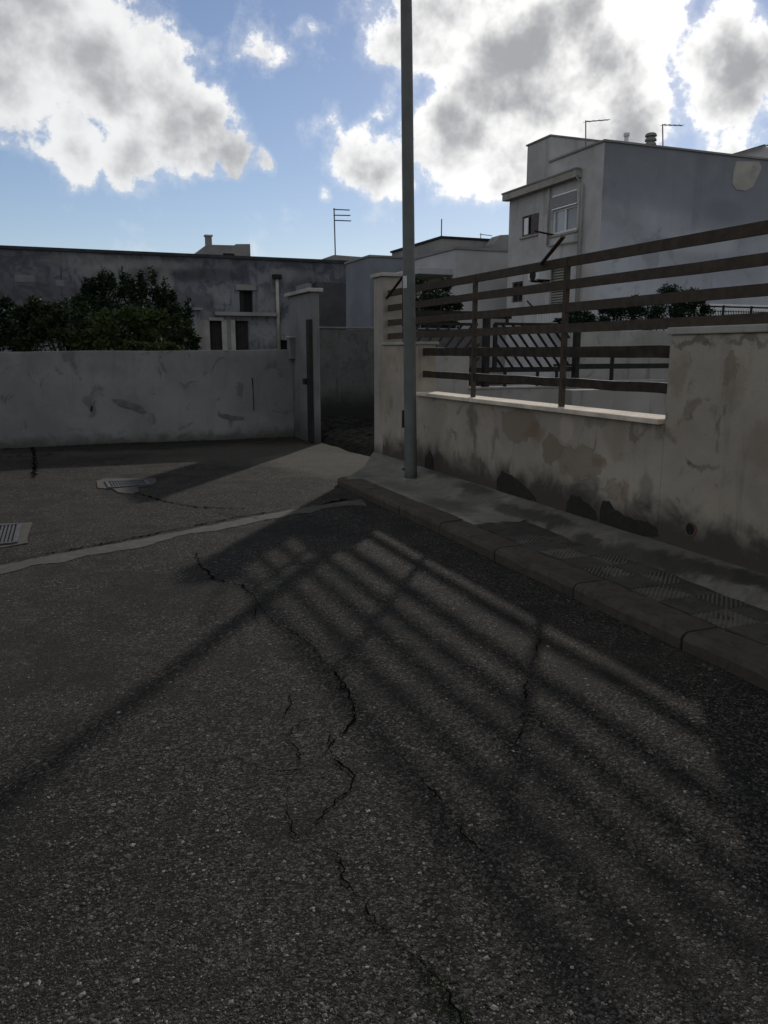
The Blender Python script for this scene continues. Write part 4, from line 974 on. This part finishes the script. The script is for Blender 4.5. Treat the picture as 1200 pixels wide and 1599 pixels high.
# ------------------------------------------------------------------ trees and shrubs
def foliage(mb, centres, n, lsz, flat=.5):
    for _ in range(n):
        c, r = random.choice(centres)
        p = Vector((random.gauss(0, 1), random.gauss(0, 1), random.gauss(0, 1)))
        p = p.normalized() * (random.random() ** .45); p = Vector((p.x * r[0], p.y * r[1], p.z * r[2])) + c
        d = Vector((random.gauss(0, 1), random.gauss(0, 1), random.gauss(0, .6))).normalized()
        s = d.cross(Vector((random.gauss(0, 1), random.gauss(0, 1), random.gauss(0, 1)))).normalized()
        l = lsz * random.uniform(.6, 1.3); w = l * .42
        mb.add([p, p + d * l * .5 + s * w * .5, p + d * l, p + d * l * .5 - s * w * .5], [(0, 1, 2, 3)])
def tree(name, label, cat, base, blobs, n, lsz, mat, trunk_r=.06, group=None, sprigs=0):
    t = thing(name, label, cat, group=group); base = Vector(base)
    cs = []
    for c, r in blobs:
        c = Vector(c); r = Vector(r); cs.append((c, r * .75))
        for _ in range(9):       # clumps standing out of the mass
            d = Vector((random.gauss(0, 1), random.gauss(0, 1), random.gauss(.25, .8))).normalized()
            k = random.uniform(.22, .42); cs.append((c + Vector((d.x * r.x, d.y * r.y, d.z * r.z)) * .82, r * k))
        for _ in range(sprigs):
            d = Vector((random.uniform(-1, 1), random.uniform(-1, 1), 1)); top = c + Vector((d.x * r.x * .8, d.y * r.y * .8, r.z * random.uniform(.75, 1.15)))
            cs.append((top, Vector((.07, .07, .28)) * random.uniform(.7, 1.4)))
    mb = MB(); foliage(mb, cs, n, lsz); cr = mb.build('crown', mat, t)
    tk = MB(); mid = sum((Vector(c) for c, r in blobs), Vector()) / len(blobs)
    fork = base.lerp(Vector((mid.x, mid.y, mid.z)), .45)
    tk.tube([base - Vector((0, 0, .1)), base.lerp(fork, .5) + Vector((.04, .03, 0)), fork], [trunk_r * 1.3, trunk_r, trunk_r * .85], 8)
    for c, r in blobs: tk.tube([fork, fork.lerp(Vector(c), .55) + Vector((.05, -.04, .05)), Vector(c) + Vector((0, 0, r[2] * .5))], [trunk_r * .7, trunk_r * .45, trunk_r * .15], 6)
    for c, r in cs[::3]: tk.tube([fork.lerp(c, .5), c], [trunk_r * .3, trunk_r * .1], 5)
    tk.build('trunk', 'bark', t); return t
def bl(u, v, y, ru, rv, ry):      # crown lump aimed at a photo point, at its own distance y
    c = P(u, v, y=y); s = (c - Vector((0, 0, CAM_H))).dot(FWD) / FPX; return (c, (ru * s, ry, rv * s))
GT = 'trees behind the whitish wall'
def tr2(name, label, y, lumps, n, lsz, mat, **k):
    bs = [bl(u, v, y + dy, ru, rv, (ru + rv) / 2 * .02 * .75) for (u, v, dy, ru, rv) in lumps]
    m0 = sum((Vector(c) for c, r in bs), Vector()) / len(bs)
    return tree(name, label, 'tree', (m0.x, m0.y, -.05), bs, n, lsz, mat, group=GT, **k)
tr2('laurel_tree', 'tallest dark green tree with upright twigs above the whitish wall', 22.0, [(145, 490, 0, 42, 40), (185, 478, .4, 48, 38), (218, 476, 0, 40, 36), (250, 500, 0, 38, 40), (170, 525, -.3, 70, 35), (275, 520, .2, 30, 30)], 17000, .10, 'leaf_dark', sprigs=5)
tr2('orchard_tree', 'dark leafy tree at the left edge above the whitish wall', 18.5, [(-40, 515, 0, 60, 40), (25, 505, 0, 42, 38), (45, 525, -.3, 45, 30), (-10, 530, -.4, 60, 30)], 8000, .11, 'leaf_dark')
tr2('orchard_tree', 'mid green round tree between the left edge and the tallest tree', 17.6, [(60, 500, .2, 36, 30), (110, 505, 0, 42, 38), (85, 530, -.3, 55, 28), (140, 530, 0, 35, 25)], 7500, .10, 'leaf_mid')
tr2('fig_tree', 'lighter green large-leaved shrub in front of the tallest dark tree', 17.0, [(185, 515, 0, 42, 32), (225, 500, .2, 34, 24), (160, 535, -.2, 45, 20), (210, 535, 0, 40, 22)], 5200, .13, 'leaf_light')
tr2('shrub', 'small dark shrub at the right end of the greenery, beside the dark doorways', 19.0, [(275, 522, 0, 30, 30), (292, 535, -.2, 18, 20), (255, 535, 0, 25, 22)], 4000, .085, 'leaf_mid')
tr2('flowering_shrub', 'low shrub with scattered pale leaf tips just above the whitish wall', 16.0, [(240, 542, 0, 30, 14), (265, 546, 0, 18, 10), (205, 545, -.1, 20, 10)], 1500, .09, 'leaf_light', trunk_r=.03)
def bush(name, label, y, lumps, n, lsz, mat, grp):
    bs = [bl(u, v, y + dy, ru, rv, .6) for (u, v, dy, ru, rv) in lumps]
    m0 = sum((Vector(c) for c, r in bs), Vector()) / len(bs)
    return tree(name, label, 'shrub', (m0.x, m0.y, -.05), bs, n, lsz, mat, group=grp)
GH = 'greenery behind the yard wall'
bush('shrub', 'dark rounded shrub next to the corner of the tall grey house', 18.0, [(905, 497, 0, 25, 16), (925, 500, 0, 18, 14), (890, 505, 0, 18, 12)], 3500, .085, 'leaf_dark', GH)
bush('hedge_shrub', 'dark hedge shrub with spiky tips in the middle of the yard greenery', 18.6, [(965, 490, 0, 26, 24), (985, 488, 0, 22, 26), (1010, 495, 0, 30, 20)], 5500, .08, 'leaf_dark', GH)
bush('hedge_tree', 'tallest dark bushy tree left of the white terrace', 18.9, [(1045, 475, 0, 32, 26), (1078, 472, .1, 22, 18), (1050, 500, 0, 38, 18), (1085, 492, 0, 20, 20)], 6500, .085, 'leaf_dark', GH)
bush('garden_tree', 'dark tree under the canopy of the cream house, behind the railing', 20.0, [(655, 470, 0, 42, 40), (685, 460, .3, 24, 30), (665, 505, 0, 50, 35), (700, 490, 0, 18, 22), (630, 490, 0, 25, 35)], 8000, .10, 'leaf_dark', GH)

# ------------------------------------------------------------------ small things on the road
def stones():
    mb = MB(); octf = [(0, 2, 4), (2, 1, 4), (1, 3, 4), (3, 0, 4), (2, 0, 5), (1, 2, 5), (3, 1, 5), (0, 3, 5)]
    cnt = 0
    while cnt < 30000:
        u = random.uniform(-30, 1230); v = 1620 - 860 * random.random() ** 1.5
        p = P(u, v, z=0)
        if p.x > KX - .02 or p.y > 13: continue
        r = random.lognormvariate(math.log(.0031), .45); r = min(r, .011)
        a = random.uniform(0, 6.28); ca, sa = math.cos(a), math.sin(a); s = random.uniform(.55, 1); hgt = r * random.uniform(.3, .6); z = road_z(p.x, p.y) + hgt * .25
        vs = []
        for (x, y, q) in ((1, 0, 0), (-1, 0, 0), (0, s, 0), (0, -s, 0), (.2, .1, 1), (0, 0, -1)):
            x += random.uniform(-.25, .25); y += random.uniform(-.25, .25); vs.append((p.x + r * (x * ca - y * sa), p.y + r * (x * sa + y * ca), z + hgt * q))
        mb.add(vs, octf); cnt += 1
    kind(mb.build('gravel', 'stone'), 'stuff', 'loose chippings and pale stones worn out of the asphalt')
stones()
def tufts():
    mb = MB()
    for (u, v, n, s) in ((650, 1500, 40, .012), (672, 1528, 70, .015), (690, 1552, 90, .018), (705, 1578, 90, .018), (722, 1597, 80, .02), (600, 1450, 25, .012), (530, 1345, 15, .01), (480, 1000, 60, .04), (405, 945, 50, .03)):
        c = P(u, v, z=0)
        for _ in range(n):
            p = c + Vector((random.gauss(0, s), random.gauss(0, s), 0)); l = random.uniform(.003, .009); d = Vector((random.gauss(0, .6), random.gauss(0, .6), 1)).normalized() * l; w = Vector((random.gauss(0, 1), random.gauss(0, 1), 0)).normalized() * .0022
            p.z = road_z(p.x, p.y); mb.add([p - w, p + w, p + d * .6 + w * .8, p + d + Vector((d.x, d.y, 0)) * .4], [(0, 1, 2, 3)])
    kind(mb.build('grass', 'grass'), 'stuff', 'small moss and grass blades growing in the road cracks')
tufts()
def litter():
    mb = MB()
    for (u, v, n, sx, sy) in ((45, 712, 160, .35, .12), (150, 690, 160, .5, .06), (230, 688, 120, .5, .05), (300, 690, 60, .4, .05), (20, 700, 120, .6, .1), (100, 703, 60, .6, .15), (420, 684, 60, .5, .04)):
        c = P(u, v, z=0)
        for _ in range(n):
            p = c + Vector((random.gauss(0, sx), random.gauss(0, sy), 0)); p.y = min(p.y, YW - .03)
            p.z = road_z(p.x, p.y) + .006; a = random.uniform(0, 6.28); l = random.uniform(.015, .045); d = Vector((math.cos(a), math.sin(a), random.uniform(-.2, .5))) * l; s = Vector((-math.sin(a), math.cos(a), random.uniform(0, .3))) * l * .5
            mb.add([p, p + d * .5 + s, p + d, p + d * .5 - s], [(0, 1, 2, 3)])
    kind(mb.build('leaf_litter', 'litter'), 'stuff', 'dry leaves and dirt gathered along the foot of the whitish wall')
litter()
